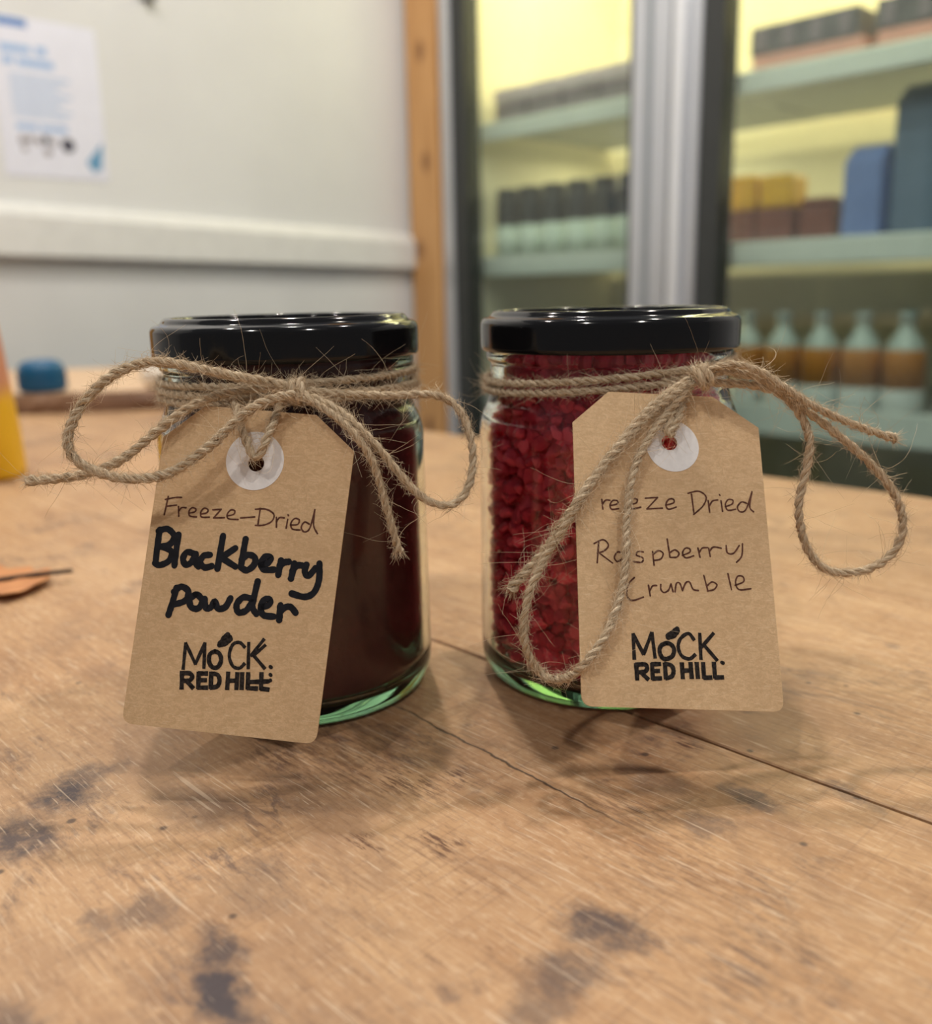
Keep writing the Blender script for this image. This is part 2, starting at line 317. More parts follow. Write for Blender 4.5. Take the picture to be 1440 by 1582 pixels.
def emit(name, color, strength):
    t = NT(name)
    e = t.n('Emission')
    e.inputs[0].default_value = (*color, 1)
    e.inputs[1].default_value = strength
    t.l(e.outputs[0], t.out.inputs[0])
    return t.m


def mat_table():
    t = NT('worn_wood')
    P = t.coord('Object')
    rnd = t.n('ObjectInfo').outputs['Random']
    # long grain, fibres and broad tone
    g1 = t.noise(t.mapping(P, scale=(6, 95, 20)), 1.0, 5, 0.62, 0.4)
    g2 = t.noise(t.mapping(P, scale=(40, 700, 60)), 1.0, 4, 0.6)
    big = t.noise(P, 9, 4, 0.6, 0.5)
    fine = t.noise(P, 420, 3, 0.6)
    c = t.mix(t.sstep(g1, 0.32, 0.70), (0.530, 0.315, 0.160), (0.415, 0.225, 0.105))
    c = t.mix(t.math('MULTIPLY', t.sstep(big, 0.45, 0.68), 0.5), c, (0.585, 0.375, 0.205))
    c = t.mix(t.math('MULTIPLY', t.sstep(g2, 0.50, 0.72), 0.50), c, (0.23, 0.120, 0.060))
    c = t.mix(t.math('MULTIPLY', t.sstep(fine, 0.45, 0.75), 0.34), c, (0.68, 0.47, 0.29))
    # saw marks across and at a slant
    saw = t.noise(t.mapping(P, rot=(0, 0, math.radians(50)), scale=(900, 25, 30)), 1.0, 3, 0.6)
    c = t.mix(t.math('MULTIPLY', t.sstep(saw, 0.54, 0.70), 0.28), c, (0.25, 0.13, 0.07))
    # short fibres and nicks, pale and dark
    fb = t.noise(t.mapping(P, rot=(0, 0, 0.25), scale=(170, 820, 60)), 1.0, 5, 0.7, 0.6)
    c = t.mix(t.math('MULTIPLY', t.sstep(fb, 0.53, 0.66), 0.45), c, (0.70, 0.51, 0.34))
    c = t.mix(t.math('MULTIPLY', t.sstep(fb, 0.33, 0.46, 1, 0), 0.42), c, (0.20, 0.105, 0.058))
    # broad worn, darker zones
    wz = t.noise(P, 16, 5, 0.65, 0.6)
    c = t.mix(t.math('MULTIPLY', t.sstep(wz, 0.47, 0.66), 0.42), c, (0.235, 0.128, 0.074))
    # purple-grey ground-in dirt
    d1 = t.noise(P, 26, 6, 0.68, 0.8)
    d2 = t.noise(t.mapping(P, rot=(0, 0, math.radians(42)), scale=(90, 420, 30)), 1.0, 5, 0.75, 0.8)
    dd = t.math('MULTIPLY', t.sstep(d1, 0.50, 0.66), t.sstep(d2, 0.40, 0.62))
    c = t.mix(t.math('MULTIPLY', dd, 0.72), c, (0.105, 0.062, 0.052))
    # stains with a shape of their own (u, n, ru, rn, strength) in metres, in the table's frame
    wob = t.n('TexNoise')
    t.l(P, wob.inputs['Vector'])
    wob.inputs['Scale'].default_value = 70
    wob.inputs['Detail'].default_value = 6
    wob.inputs['Roughness'].default_value = 0.7
    wv = t.vmath('SUBTRACT', wob.outputs['Color'], (0.5, 0.5, 0.5))
    wv = t.vmath('MULTIPLY', wv, (0.020, 0.020, 0.0))
    PW = t.vmath('ADD', P, wv)
    stains = STAINS
    acc = None
    for (su, sn, ru, rn, st) in stains:
        v = t.vmath('SUBTRACT', PW, (su, sn, 0))
        v = t.vmath('MULTIPLY', v, (1 / ru, 1 / rn, 0))
        m = t.math('MULTIPLY', t.sstep(t.vmath('LENGTH', v), 0.35, 1.15, 1.0, 0.0), st)
        acc = m if acc is None else t.math('MAXIMUM', acc, m)
    blot = t.noise(P, 160, 5, 0.75)
    acc = t.math('MULTIPLY', acc, t.sstep(blot, 0.30, 0.58, 0.45, 1.0))
    acc = t.math('MULTIPLY', acc, 1.15, clamp=True)
    c = t.mix(acc, c, (0.060, 0.043, 0.047))
    # brown-red grain nicks
    acc2 = None
    for (su, sn, ru, rn, st) in NICKS:
        v = t.vmath('SUBTRACT', PW, (su, sn, 0))
        v = t.vmath('MULTIPLY', v, (1 / ru, 1 / rn, 0))
        m = t.math('MULTIPLY', t.sstep(t.vmath('LENGTH', v), 0.2, 1.1, 1.0, 0.0), st)
        acc2 = m if acc2 is None else t.math('MAXIMUM', acc2, m)
    fl = t.noise(t.mapping(P, scale=(130, 900, 60)), 1.0, 4, 0.7)
    c = t.mix(t.math('MULTIPLY', acc2, t.sstep(fl, 0.46, 0.58)), c, (0.10, 0.036, 0.018))
    # dark pits
    vo = t.n('TexVoronoi')
    t.l(P, vo.inputs['Vector'])
    vo.inputs['Scale'].default_value = 110
    sep = t.n('SeparateColor')
    t.l(vo.outputs['Color'], sep.inputs[0])
    pit = t.math('MULTIPLY', t.sstep(vo.outputs['Distance'], 0.07, 0.15, 1, 0), t.math('GREATER_THAN', sep.outputs[0], 0.88))
    c = t.mix(t.math('MULTIPLY', pit, 0.8), c, (0.06, 0.038, 0.03))
    # pale scratches in three directions
    sc = None
    for k, (rot, s1, s2, th) in enumerate(((1.35, 34, 760, 0.655), (0.45, 42, 900, 0.66), (2.3, 30, 760, 0.66), (0.9, 60, 1200, 0.65), (2.85, 70, 1100, 0.65))):
        mm = t.noise(t.mapping(P, loc=(k * 3.1, k * 1.7, 0), rot=(0, 0, rot), scale=(s1, s2, 1)), 1.0, 3, 0.55, 0.5)
        mm = t.sstep(mm, th, th + 0.05)
        sc = mm if sc is None else t.math('MAXIMUM', sc, mm)
    c = t.mix(t.math('MULTIPLY', sc, 0.42), c, (0.80, 0.62, 0.44))
    # a drying crack that dies away at both ends (u from -0.20 to -0.09 at n = 0.149)
    sx = t.n('SeparateXYZ')
    t.l(P, sx.inputs[0])
    cw = t.noise(t.mapping(P, scale=(70, 70, 1)), 1.0, 4, 0.6)
    off = t.math('ADD', t.math('SUBTRACT', sx.outputs[1], CRACK_N), t.math('MULTIPLY', t.math('SUBTRACT', cw, 0.5), 0.0045))
    off = t.math('ADD', off, t.math('MULTIPLY', t.math('ADD', sx.outputs[0], 0.15), 0.05))
    line = t.sstep(t.math('ABSOLUTE', off), 0.00010, 0.00055, 1, 0)
    fade = t.math('MULTIPLY', t.sstep(sx.outputs[0], -0.215, -0.165), t.sstep(sx.outputs[0], -0.125, -0.092, 1, 0))
    crack = t.math('MULTIPLY', line, fade)
    c = t.mix(t.math('MULTIPLY', crack, 0.85), c, (0.035, 0.02, 0.013))
    # each plank a little different
    c = t.mix(0.6, c, t.mix(rnd, (0.80, 0.78, 0.76), (1.0, 1.0, 1.0)), 'MULTIPLY')
    h = t.math('SUBTRACT', t.math('ADD', t.math('MULTIPLY', g2, 0.5), t.math('MULTIPLY', saw, 0.35)), t.math('ADD', t.math('MULTIPLY', crack, 2.0), t.math('MULTIPLY', sc, 0.3)))
    h = t.math('ADD', h, t.math('MULTIPLY', fine, 0.3))
    r = t.math('ADD', 0.46, t.math('MULTIPLY', fine, 0.2))
    t.bsdf(c, r, h, 0.35, 0.0006)
    return t.m


def mat_wood(name, c1, c2, scale=(4, 60, 30), rough=0.6):
    t = NT(name)
    P = t.coord('Object')
    g = t.noise(t.mapping(P, scale=scale), 1.0, 5, 0.6, 0.5)
    c = t.mix(t.sstep(g, 0.3, 0.7), c1, c2)
    t.bsdf(c, rough, g, 0.2, 0.001)
    return t.m


def mat_post():
    t = NT('pine_post')
    P = t.coord('Object')
    g = t.noise(t.mapping(P, scale=(60, 60, 3)), 1.0, 4, 0.6, 0.6)
    c = t.mix(t.sstep(g, 0.3, 0.7), (0.60, 0.335, 0.135), (0.47, 0.24, 0.085))
    for (x, z) in ((-0.055, 0.632), (-0.045, 0.40), (-0.075, 0.21), (-0.05, 0.90), (-0.06, -0.2)):
        v = t.vmath('MULTIPLY', t.vmath('SUBTRACT', P, (x, 0, z)), (1, 0, 0.6))
        m = t.sstep(t.vmath('LENGTH', v), 0.006, 0.020, 1, 0)
        c = t.mix(t.math('MULTIPLY', m, 0.75), c, (0.16, 0.06, 0.02))
    t.bsdf(c, 0.55, g, 0.2, 0.001)
    return t.m


def mat_kraft():
    t = NT('kraft_card')
    P = t.coord('Object')
    f1 = t.noise(t.mapping(P, rot=(0, 0.5, 0), scale=(500, 500, 900)), 1.0, 4, 0.65, 1.2)
    f2 = None
    for k, ro in enumerate((-0.3, 0.7, 1.5, 2.4)):
        q = t.sstep(t.noise(t.mapping(P, loc=(k * 3.3, 0, k), rot=(0, ro, 0), scale=(260, 260, 2300)), 1.0, 2, 0.5, 0.6), 0.66, 0.72)
        f2 = q if f2 is None else t.math('MAXIMUM', f2, q)
    s = t.noise(P, 2600, 2, 0.6)
    b = t.noise(P, 60, 3, 0.5)
    c = t.mix(t.sstep(f1, 0.35, 0.68), (0.61, 0.415, 0.228), (0.73, 0.515, 0.30))
    c = t.mix(t.math('MULTIPLY', f2, 0.5), c, (0.82, 0.63, 0.41))
    c = t.mix(t.math('MULTIPLY', t.sstep(s, 0.35, 0.75), 0.25), c, (0.43, 0.275, 0.145))
    c = t.mix(t.math('MULTIPLY', t.sstep(b, 0.4, 0.7), 0.18), c, (0.52, 0.335, 0.175))
    t.bsdf(c, 0.75, t.math('ADD', f1, s), 0.18, 0.0002)
    return t.m


def mat_twine():
    t = NT('jute_fibre')
    uv = t.coord('UV')
    P = t.coord('Object')
    f = t.noise(t.mapping(uv, scale=(500, 14, 1)), 1.0, 4, 0.65, 0.3)
    b = t.noise(P, 180, 3, 0.6)
    c = t.mix(t.sstep(f, 0.33, 0.67), (0.31, 0.215, 0.122), (0.86, 0.715, 0.52))
    c = t.mix(t.math('MULTIPLY', t.sstep(b, 0.4, 0.7), 0.45), c, (0.68, 0.55, 0.385))
    t.bsdf(c, 0.7, f, 0.7, 0.0003, Specular_IOR_Level=0.25)
    return t.m


def mat_fuzz():
    t = NT('jute_fuzz')
    P = t.coord('Object')
    b = t.noise(P, 300, 2, 0.5)
    c = t.mix(b, (0.50, 0.37, 0.23), (0.82, 0.69, 0.51))
    t.bsdf(c, 0.6, Specular_IOR_Level=0.3)
    return t.m


def mat_glass(name, tint, dens, col=(0.985, 1.0, 0.99)):
    t = NT(name)
    p = t.n('BsdfPrincipled')
    p.inputs['Base Color'].default_value = (*col, 1)
    p.inputs['Roughness'].default_value = 0.0
    p.inputs['IOR'].default_value = 1.40
    p.inputs['Transmission Weight'].default_value = 1.0
    p.inputs['Specular Tint'].default_value = (0.6, 0.62, 0.62, 1)
    t.l(p.outputs[0], t.out.inputs[0])
    va = t.n('VolumeAbsorption')
    va.inputs[0].default_value = (*tint, 1)
    va.inputs[1].default_value = dens
    t.l(va.outputs[0], t.out.inputs[1])
    return t.m


def mat_pane():
    """a flat double-glazed pane: clear, with a mirror film by Fresnel"""
    t = NT('door_glass')
    tr = t.n('BsdfTransparent')
    tr.inputs[0].default_value = (0.86, 0.91, 0.88, 1)
    gl = t.n('BsdfGlossy')
    gl.inputs['Roughness'].default_value = 0.02
    fr = t.n('Fresnel')
    geo = t.n('NewGeometry')
    t.l(t.math('ADD', t.math('MULTIPLY', geo.outputs['Backfacing'], 1 / 1.6 - 1.6), 1.6), fr.inputs[0])
    mx = t.n('MixShader')
    t.l(fr.outputs[0], mx.inputs[0])
    t.l(tr.outputs[0], mx.inputs[1])
    t.l(gl.outputs[0], mx.inputs[2])
    t.l(mx.outputs[0], t.out.inputs[0])
    return t.m


def mat_berry():
    t = NT('dried_raspberry')
    P = t.coord('Object')
    rnd = t.n('ObjectInfo').outputs['Random']
    n1 = t.noise(P, 900, 3, 0.6)
    a = t.mix(rnd, (0.48, 0.006, 0.040), (0.97, 0.055, 0.135))
    b = t.mix(rnd, (0.70, 0.025, 0.075), (0.98, 0.26, 0.30))
    c = t.mix(t.sstep(n1, 0.4, 0.7), a, b)
    t.bsdf(c, 0.55, n1, 0.4, 0.0004)
    return t.m


def mat_powder():
    t = NT('blackberry_powder')
    P = t.coord('Object')
    n1 = t.noise(P, 500, 4, 0.65)
    n2 = t.noise(P, 45, 4, 0.6)
    c = t.mix(t.sstep(n2, 0.35, 0.7), (0.055, 0.006, 0.007), (0.090, 0.011, 0.010))
    c = t.mix(t.math('MULTIPLY', t.sstep(n1, 0.55, 0.75), 0.35), c, (0.15, 0.03, 0.024))
    t.bsdf(c, 0.8, n1, 0.4, 0.0004)
    return t.m


def mat_lid():
    t = NT('black_lacquer')
    P = t.coord('Object')
    n = t.noise(P, 220, 3, 0.6)
    r = t.math('ADD', 0.10, t.math('MULTIPLY', t.sstep(n, 0.5, 0.8), 0.08))
    t.bsdf((0.006, 0.006, 0.007), r, Specular_IOR_Level=0.35)
    return t.m


def mat_wall():
    t = NT('white_paint')
    P = t.coord('Object')
    n = t.noise(P, 2.2, 4, 0.6)
    f = t.noise(P, 60, 3, 0.6)
    c = t.mix(t.sstep(n, 0.3, 0.7), (0.62, 0.63, 0.645), (0.68, 0.695, 0.71))
    t.bsdf(c, 0.55, f, 0.1, 0.001)
    return t.m


def mat_pouch():
    t = NT('printed_pouch')
    P = t.coord('Object')
    sx = t.n('SeparateXYZ')
    t.l(P, sx.inputs[0])
    n = t.noise(P, 40, 3, 0.6)
    z = t.math('ADD', sx.outputs[2], t.math('MULTIPLY', t.math('SUBTRACT', n, 0.5), 0.02))
    c = t.mix(t.sstep(z, 0.050, 0.066), (0.80, 0.46, 0.010), (0.64, 0.34, 0.06))
    v = t.vmath('MULTIPLY', t.vmath('SUBTRACT', P, (-0.006, -0.02, 0.075)), (1, 0, 0.55))
    c = t.mix(t.math('MULTIPLY', t.sstep(t.vmath('LENGTH', v), 0.006, 0.016, 1, 0), 0.6), c, (0.62, 0.24, 0.24))
    v = t.vmath('SUBTRACT', P, (-0.012, 0, 0.088))
    v = t.vmath('MULTIPLY', v, (1, 0, 1))
    c = t.mix(t.sstep(t.vmath('LENGTH', v), 0.003, 0.006, 1, 0), c, (0.22, 0.09, 0.02))
    t.bsdf(c, 0.4)
    return t.m


STAINS = [(-0.204, 0.067, 0.010, 0.010, 0.85), (-0.192, 0.053, 0.013, 0.008, 0.8), (-0.209, 0.073, 0.006, 0.012, 0.6),
          (-0.131, 0.064, 0.010, 0.006, 0.75), (-0.120, 0.060, 0.011, 0.006, 0.9), (-0.150, 0.062, 0.007, 0.007, 0.5),
          (-0.0875, 0.116, 0.0085, 0.0080, 0.75), (-0.084, 0.101, 0.006, 0.012, 0.62), (-0.081, 0.092, 0.006, 0.007, 0.5),
          (-0.090, 0.172, 0.010, 0.004, 0.6), (-0.091, 0.156, 0.006, 0.006, 0.5), (-0.152, 0.053, 0.006, 0.005, 0.45),
          (-0.139, 0.034, 0.010, 0.006, 0.55), (-0.076, 0.189, 0.009, 0.005, 0.5), (-0.142, 0.080, 0.012, 0.009, 0.32),
          (-0.176, 0.085, 0.015, 0.010, 0.35), (-0.110, 0.165, 0.012, 0.006, 0.35), (-0.165, 0.104, 0.014, 0.008, 0.3)]
NICKS = [(-0.127, 0.113, 0.007, 0.005, 0.9), (-0.139, 0.101, 0.007, 0.004, 0.9), (-0.143, 0.134, 0.008, 0.006, 0.9),
         (-0.150, 0.124, 0.016, 0.008, 0.7), (-0.186, 0.112, 0.014, 0.010, 0.7), (-0.115, 0.185, 0.008, 0.004, 0.9), (-0.105, 0.150, 0.016, 0.012, 0.5),
         (-0.17, 0.12, 0.03, 0.02, 0.45), (-0.09, 0.14, 0.02, 0.02, 0.4)]
CRACK_N = 0.1475
M = dict(
    table=mat_table(),
    pine=mat_post(),
    wall=mat_wall(),
    batten=simple('batten_paint', (0.69, 0.70, 0.70), 0.5, 0.03),
    kraft=mat_kraft(),
    pen=simple('pen_ink', (0.115, 0.050, 0.036), 0.9, 0.35, 900, Specular_IOR_Level=0.1),
    marker=simple('marker_ink', (0.010, 0.011, 0.016), 0.7, 0.3, 500, Specular_IOR_Level=0.2),
    stamp=simple('stamp_ink', (0.026, 0.022, 0.021), 0.9, 0.6, 1500, Specular_IOR_Level=0.1),
    ring=simple('white_vinyl', (0.88, 0.88, 0.89), 0.22, 0.04, 500),
    twine=mat_twine(),
    fuzz=mat_fuzz(),
    glass=mat_glass('jar_glass', (0.42, 0.72, 0.47), 36),
    bottle_glass=mat_pane(),
    lid=mat_lid(),
    powder=mat_powder(),
    berry=mat_berry(),
    floor=simple('grey_concrete', (0.30, 0.30, 0.29), 0.7, 0.1, 8),
    leg=mat_wood('dark_wood', (0.20, 0.11, 0.055), (0.13, 0.07, 0.035)),
    board=mat_wood('pale_slab', (0.66, 0.47, 0.31), (0.58, 0.39, 0.245)),
    bark=mat_wood('brown_bark', (0.22, 0.115, 0.058), (0.12, 0.055, 0.028), (8, 60, 90)),
    blue=simple('blue_plastic', (0.004, 0.095, 0.22), 0.35, 0.05),
    cream=simple('cream_glaze', (0.78, 0.72, 0.62), 0.3, 0.03),
    pouch=mat_pouch(),
    leaf=mat_wood('dry_leaf', (0.62, 0.28, 0.11), (0.48, 0.19, 0.07), (40, 200, 60)),
    stem=simple('dark_stem', (0.05, 0.028, 0.02), 0.7),
    paper=simple('poster_paper', (0.70, 0.72, 0.84), 0.5, 0.02),
    blue1=simple('print_blue', (0.10, 0.22, 0.52), 0.6, 0.03),
    blue2=simple('print_light_blue', (0.30, 0.45, 0.72), 0.6, 0.03),
    blue3=simple('print_pale_blue', (0.46, 0.56, 0.76), 0.6, 0.03),
    blue4=simple('print_teal', (0.12, 0.30, 0.50), 0.6, 0.03),
    print_dark=simple('print_dark', (0.06, 0.06, 0.09), 0.6, 0.1),
    print_grey=simple('print_grey', (0.32, 0.30, 0.33), 0.6, 0.1),
    grey=simple('grey_plastic', (0.25, 0.25, 0.25), 0.5),
    alu=simple('brushed_aluminium', (0.60, 0.62, 0.66), 0.32, 0.04, 300, Metallic=0.75),
    alu_dark=simple('dark_aluminium', (0.30, 0.33, 0.36), 0.4, 0.04, 300, Metallic=0.6),
    alu_light=simple('bright_aluminium', (0.82, 0.84, 0.88), 0.28, 0.03, 300, Metallic=0.6),
    gasket=simple('black_rubber', (0.030, 0.033, 0.032), 0.6),
    liner=simple('cream_liner', (0.82, 0.78, 0.60), 0.45, 0.02),
    casing=simple('grey_casing', (0.085, 0.10, 0.095), 0.5),
    rail=simple('white_rail', (0.72, 0.76, 0.74), 0.4, 0.02),
    shelf=simple('grey_wire_shelf', (0.36, 0.38, 0.37), 0.5, 0.05),
    led=emit('led_tube', (1.0, 0.86, 0.52), 6.0),
    lavender=simple('lavender_card', (0.66, 0.56, 0.60), 0.6, 0.04),
    mauve=simple('mauve_card', (0.25, 0.21, 0.24), 0.6, 0.08),
    pink=simple('pink_card', (0.75, 0.40, 0.34), 0.6, 0.05),
    peach=simple('peach_card', (0.80, 0.52, 0.28), 0.6, 0.05),
    dgrey=simple('dark_grey_card', (0.145, 0.135, 0.145), 0.55, 0.15),
    gold=simple('gold_card', (0.80, 0.44, 0.03), 0.5, 0.06),
    maroon=simple('maroon_card', (0.22, 0.075, 0.055), 0.5, 0.1),
    cblue=simple('cobalt_reflection', (0.17, 0.25, 0.56), 0.5, 0.05),
    sblue=simple('slate_blue_reflection', (0.14, 0.20, 0.30), 0.5, 0.05),  # both blues paint a reflection in the door glass
    jardark=simple('dark_jar', (0.055, 0.05, 0.055), 0.35, 0.1),
    jarlab=simple('pale_green_label', (0.66, 0.76, 0.70), 0.5, 0.03),
    juice=simple('orange_juice', (0.52, 0.20, 0.035), 0.4, 0.1, 20),
    blabel=simple('white_label', (0.74, 0.78, 0.78), 0.5, 0.03),
    cap=simple('grey_green_cap', (0.42, 0.50, 0.50), 0.4),
    clearb=simple('frosted_bottle', (0.50, 0.58, 0.56), 0.3, 0.05),
)

# ------------------------------------------------------------------ setting
ROOM = (0, 0, ANG)


def pt(u, n, z):
    return U * u + N * n + Vector((0, 0, z))


CU = -1.7176593      # u of the white wall
FN = 1.50            # n of the fridge front
S0 = -1.60022        # u of the fridge's left edge

o = box('floor', (-2.6, 2.2, -2.4, 2.6, FLOOR_Z - 0.05, FLOOR_Z), M['floor'])
o.rotation_euler = ROOM
tag(o, kind='structure')
o = box('wall_left', (CU - 0.08, CU, -1.6, 2.30, FLOOR_Z, 1.75), M['wall'])
o.rotation_euler = ROOM
tag(o, kind='structure')
o = box('wall_back', (CU - 0.08, 2.2, 2.30, 2.38, FLOOR_Z, 1.75), M['wall'])
o.rotation_euler = ROOM
tag(o, kind='structure')
# horizontal batten on the white wall (slopes a little), bevelled
bm = bmesh.new()
t0, t1 = -0.06, 2.6
ring = []
for tt in (t0, t1):
    n_ = FN - tt
    zt = 0.247 + 0.0317 * tt
    zb = 0.168 + 0.0425 * min(tt, 1.2)
    pr = [(CU - 0.002, zb), (CU + 0.024, zb + 0.001), (CU + 0.026, zb + 0.004), (CU + 0.026, zt - 0.022), (CU + 0.018, zt - 0.008), (CU + 0.006, zt), (CU - 0.002, zt)]
    ring.append([bm.verts.new((a, n_, z)) for a, z in pr])
k = len(ring[0])
for i in range(k):
    bm.faces.new((ring[0][i], ring[0][(i + 1) % k], ring[1][(i + 1) % k], ring[1][i]))
bm.faces.new(ring[0])
bm.faces.new(ring[1])
o = from_bm('trim_1', bm, M['batten'])
o.rotation_euler = ROOM
tag(o, kind='structure')
# pine corner post between wall and fridge; its own frame like the fridge's
o = box('trim_2', (-0.105, -0.012, -0.012, 0.09, 0, 1.75 - FLOOR_Z), M['pine'], bev=0.003)
o.location = pt(S0, FN, FLOOR_Z)
o.rotation_euler = ROOM
o.data.transform(Matrix.Translation((0, 0, FLOOR_Z)))
o.location.z = 0
tag(o, kind='structure')

# ------------------------------------------------------------------ table: planks, legs
rng = random.Random(4)
table = empty('wooden_table', (0, 0, 0), ROOM)
tag(table, 'long worn wooden counter table of stained planks under the two jars', 'table')
EDGES = [-0.42, -0.22, 0.012, 0.190, 0.335, 0.509]
UA, UB = CU + 0.005, 0.75


def joint(n0, amp, seed):
    r = random.Random(seed)
    out, u = [], UA
    cur = 0
    while u < UB:
        cur = cur * 0.8 + r.uniform(-amp, amp) * (1.0 if u > -0.3 else 0.2)
        out.append((u, n0 + cur))
        u += 0.006 if -0.3 < u < 0.15 else 0.05
    out.append((UB, n0))
    return out


for i in range(len(EDGES) - 1):
    lo, hi = EDGES[i], EDGES[i + 1]

    def gap(u, k, w):
        if k == 0.190: return 0.00006 + w * min(1.0, max(0.0, (u + 0.29) / 0.06))
        return 0.0 if k == 0.509 else 0.00008
    A = [(u, n + gap(u, lo, 0.00055)) for u, n in joint(lo, 0.00016 if lo == 0.190 else 0.00004, 10 + i)]
    B = [(u, n - gap(u, hi, 0.00065)) for u, n in joint(hi, 0.00016 if hi == 0.190 else 0.00004, 40 + i)]
    vs, fs = [], []
    th = -0.042
    rb = 0.004 if hi == 0.509 else 0.00035
    ra = 0.00035
    for (ua, na), (ub, nb) in zip(A, B):
        vs += [(ua, na, th), (ua, na, -ra), (ua, na + ra, 0), (ub, nb - rb, 0), (ub, nb, -rb), (ub, nb, th)]
    for q in range(len(A) - 1):
        b0, b1 = q * 6, q * 6 + 6
        for e in range(6):
            f = (e + 1) % 6
            fs.append((b0 + e, b0 + f, b1 + f, b1 + e))
    fs.append(tuple(range(6)))
    fs.append(tuple(reversed(range(len(vs) - 6, len(vs)))))
    pl = from_py('plank', vs, fs, M['table'], table)
    bm = bmesh.new(); bm.from_mesh(pl.data); bmesh.ops.recalc_face_normals(bm, faces=bm.faces); bm.to_mesh(pl.data); bm.free()
for (a, b) in ((UA + 0.08, -0.36), (UA + 0.08, 0.42), (UB - 0.14, -0.36), (UB - 0.14, 0.42)):
    box('leg', (a, a + 0.08, b, b + 0.06, FLOOR_Z, -0.042), M['leg'], table, bev=0.003)

# ------------------------------------------------------------------ jars
MM = 0.001
G_OUT = [(0, 1.0), (20, 1.0), (27, 0.6), (30.2, 0.0), (32.6, 0.5), (34.8, 2.3), (36.0, 5.0), (36.5, 9.0), (36.5, 20), (36.3, 50), (36.2, 70), (36.0, 74), (35.2, 77.2), (34.0, 80.0), (33.2, 82.6), (32.9, 85.0), (32.9, 90.6), (33.3, 91.6), (33.9, 92.3), (34.0, 93.4), (33.5, 94.4), (32.6, 95.2), (32.3, 97), (32.3, 103.2), (31.6, 104.0)]
G_IN = [(30.2, 104.0), (29.6, 103.2), (29.6, 92), (30.2, 85.5), (31.2, 82.2), (32.7, 79.2), (33.9, 76), (34.4, 72), (34.6, 40), (34.6, 11.5), (34.1, 8.2), (32.0, 5.7), (28, 4.6), (18, 4.1), (0, 4.0)]
LID = [(33.6, 95.4), (34.4, 94.6), (35.1, 94.7), (35.45, 95.4), (35.5, 96.4), (35.5, 101.2), (35.3, 102.3), (34.7, 103.1), (33.7, 103.5), (32.8, 103.9), (32.2, 104.7), (31.5, 105.2), (30.7, 105.1), (30.2, 104.4), (29.8, 103.8), (24, 103.9), (0, 104.2), ]
LID_IN = [(0, 103.6), (29.6, 103.3), (31.8, 104.45), (34.6, 102.4), (34.9, 101), (34.9, 96.5), (34.2, 95.8), (33.6, 95.4)]


def sc(prof):
    return [(r * MM, z * MM) for r, z in prof]


def jar(loc, label):
    j = empty('glass_jar', loc)
    tag(j, label, 'jar')
    go = smooth_prof(sc(G_OUT[1:]), 3)
    gi = smooth_prof(sc(G_IN[:-1]), 3)
    g = lathe('glass_body', [(0, 0.001)] + go + gi + [(0, 0.004)], M['glass'], j, 160)
    g.cycles.is_caustics_caster = True
    lathe('lid', smooth_prof(sc(LID[:-1]), 3) + sc(LID[-1:]) + sc(LID_IN), M['lid'], j, 160)
    return j


jl = jar(JL, 'glass jar with black lid, filled with dark powder, wearing the marker-written tag')
jr = jar(JR, 'glass jar with black lid, filled with bright red crumbs, wearing the pen-written tag')

# contents
PW_P = [(0, 4.3), (18, 4.4), (27.8, 4.9), (31.7, 6.0), (33.8, 8.4), (34.3, 11.5), (34.3, 40), (34.1, 72), (33.6, 76), (32.4, 79.1), (30.95, 82), (29.95, 85.5), (29.35, 92), (29.3, 100.2), (26, 101), (0, 101.6)]
o = lathe('blackberry_powder', sc(PW_P), M['powder'], None, 128, loc=JL)
o.cycles.is_caustics_receiver = True
tag(o, 'dark maroon blackberry powder filling the left jar up to its lid', 'powder', kind='stuff')


def in_r(z):
    """inner radius of the jar at height z (mm)"""
    pts = sorted((zz, r) for r, zz in G_IN)
    for (z0, r0), (z1, r1) in zip(pts, pts[1:]):
        if z0 <= z <= z1:
            return r0 + (r1 - r0) * (z - z0) / max(1e-6, z1 - z0)
    return 29


def crumb_mesh(seed):
    r = random.Random(seed)
    bm = bmesh.new()
    bmesh.ops.create_icosphere(bm, subdivisions=2, radius=1.0)
    bumps = [Vector((r.gauss(0, 1), r.gauss(0, 1), r.gauss(0, 1))).normalized() for _ in range(9)]
    cut = [(Vector((r.gauss(0, 1), r.gauss(0, 1), r.gauss(0, 1))).normalized(), r.uniform(0.45, 0.8)) for _ in range(3)]
    st = Vector((r.uniform(0.75, 1.25), r.uniform(0.7, 1.1), r.uniform(0.75, 1.3)))
    for v in bm.verts:
        d = v.co.normalized()
        h = max(b.dot(d) for b in bumps)
        k = 0.72 + 0.42 * max(0, (h - 0.7) / 0.3) ** 0.7
        p = d * k
        for n_, c in cut:
            e = p.dot(n_) - c
            if e > 0:
                p -= n_ * e * 0.9
        v.co = Vector((p.x * st.x, p.y * st.y, p.z * st.z))
    me = bpy.data.meshes.new('raspberry_crumb')
    bm.to_mesh(me)
    bm.free()
    me.materials.append(M['berry'])
    return me


crumbs = [crumb_mesh(s) for s in range(10)]
rng = random.Random(11)
cells = []
view = math.atan2(-JR.y, -JR.x)      # towards the camera from the jar's axis
z = 6.6
row = 0
while z < 101:
    R = in_r(z)
    st = 4.15 / R
    a = -math.radians(72) + (row % 2) * st * 0.5
    while a < math.radians(72):
        w = 0 if a < math.radians(18) else (1 if z > 80 else 2)     # the tag hides the rest
        if z > 90 and w == 0: w = 0
        cells.append((w, rng.random(), a, z))
        a += st
    z += 3.75
    row += 1
cells.sort(key=lambda c: (c[0], c[1]))
pick, rest = cells[:292], cells[292:]


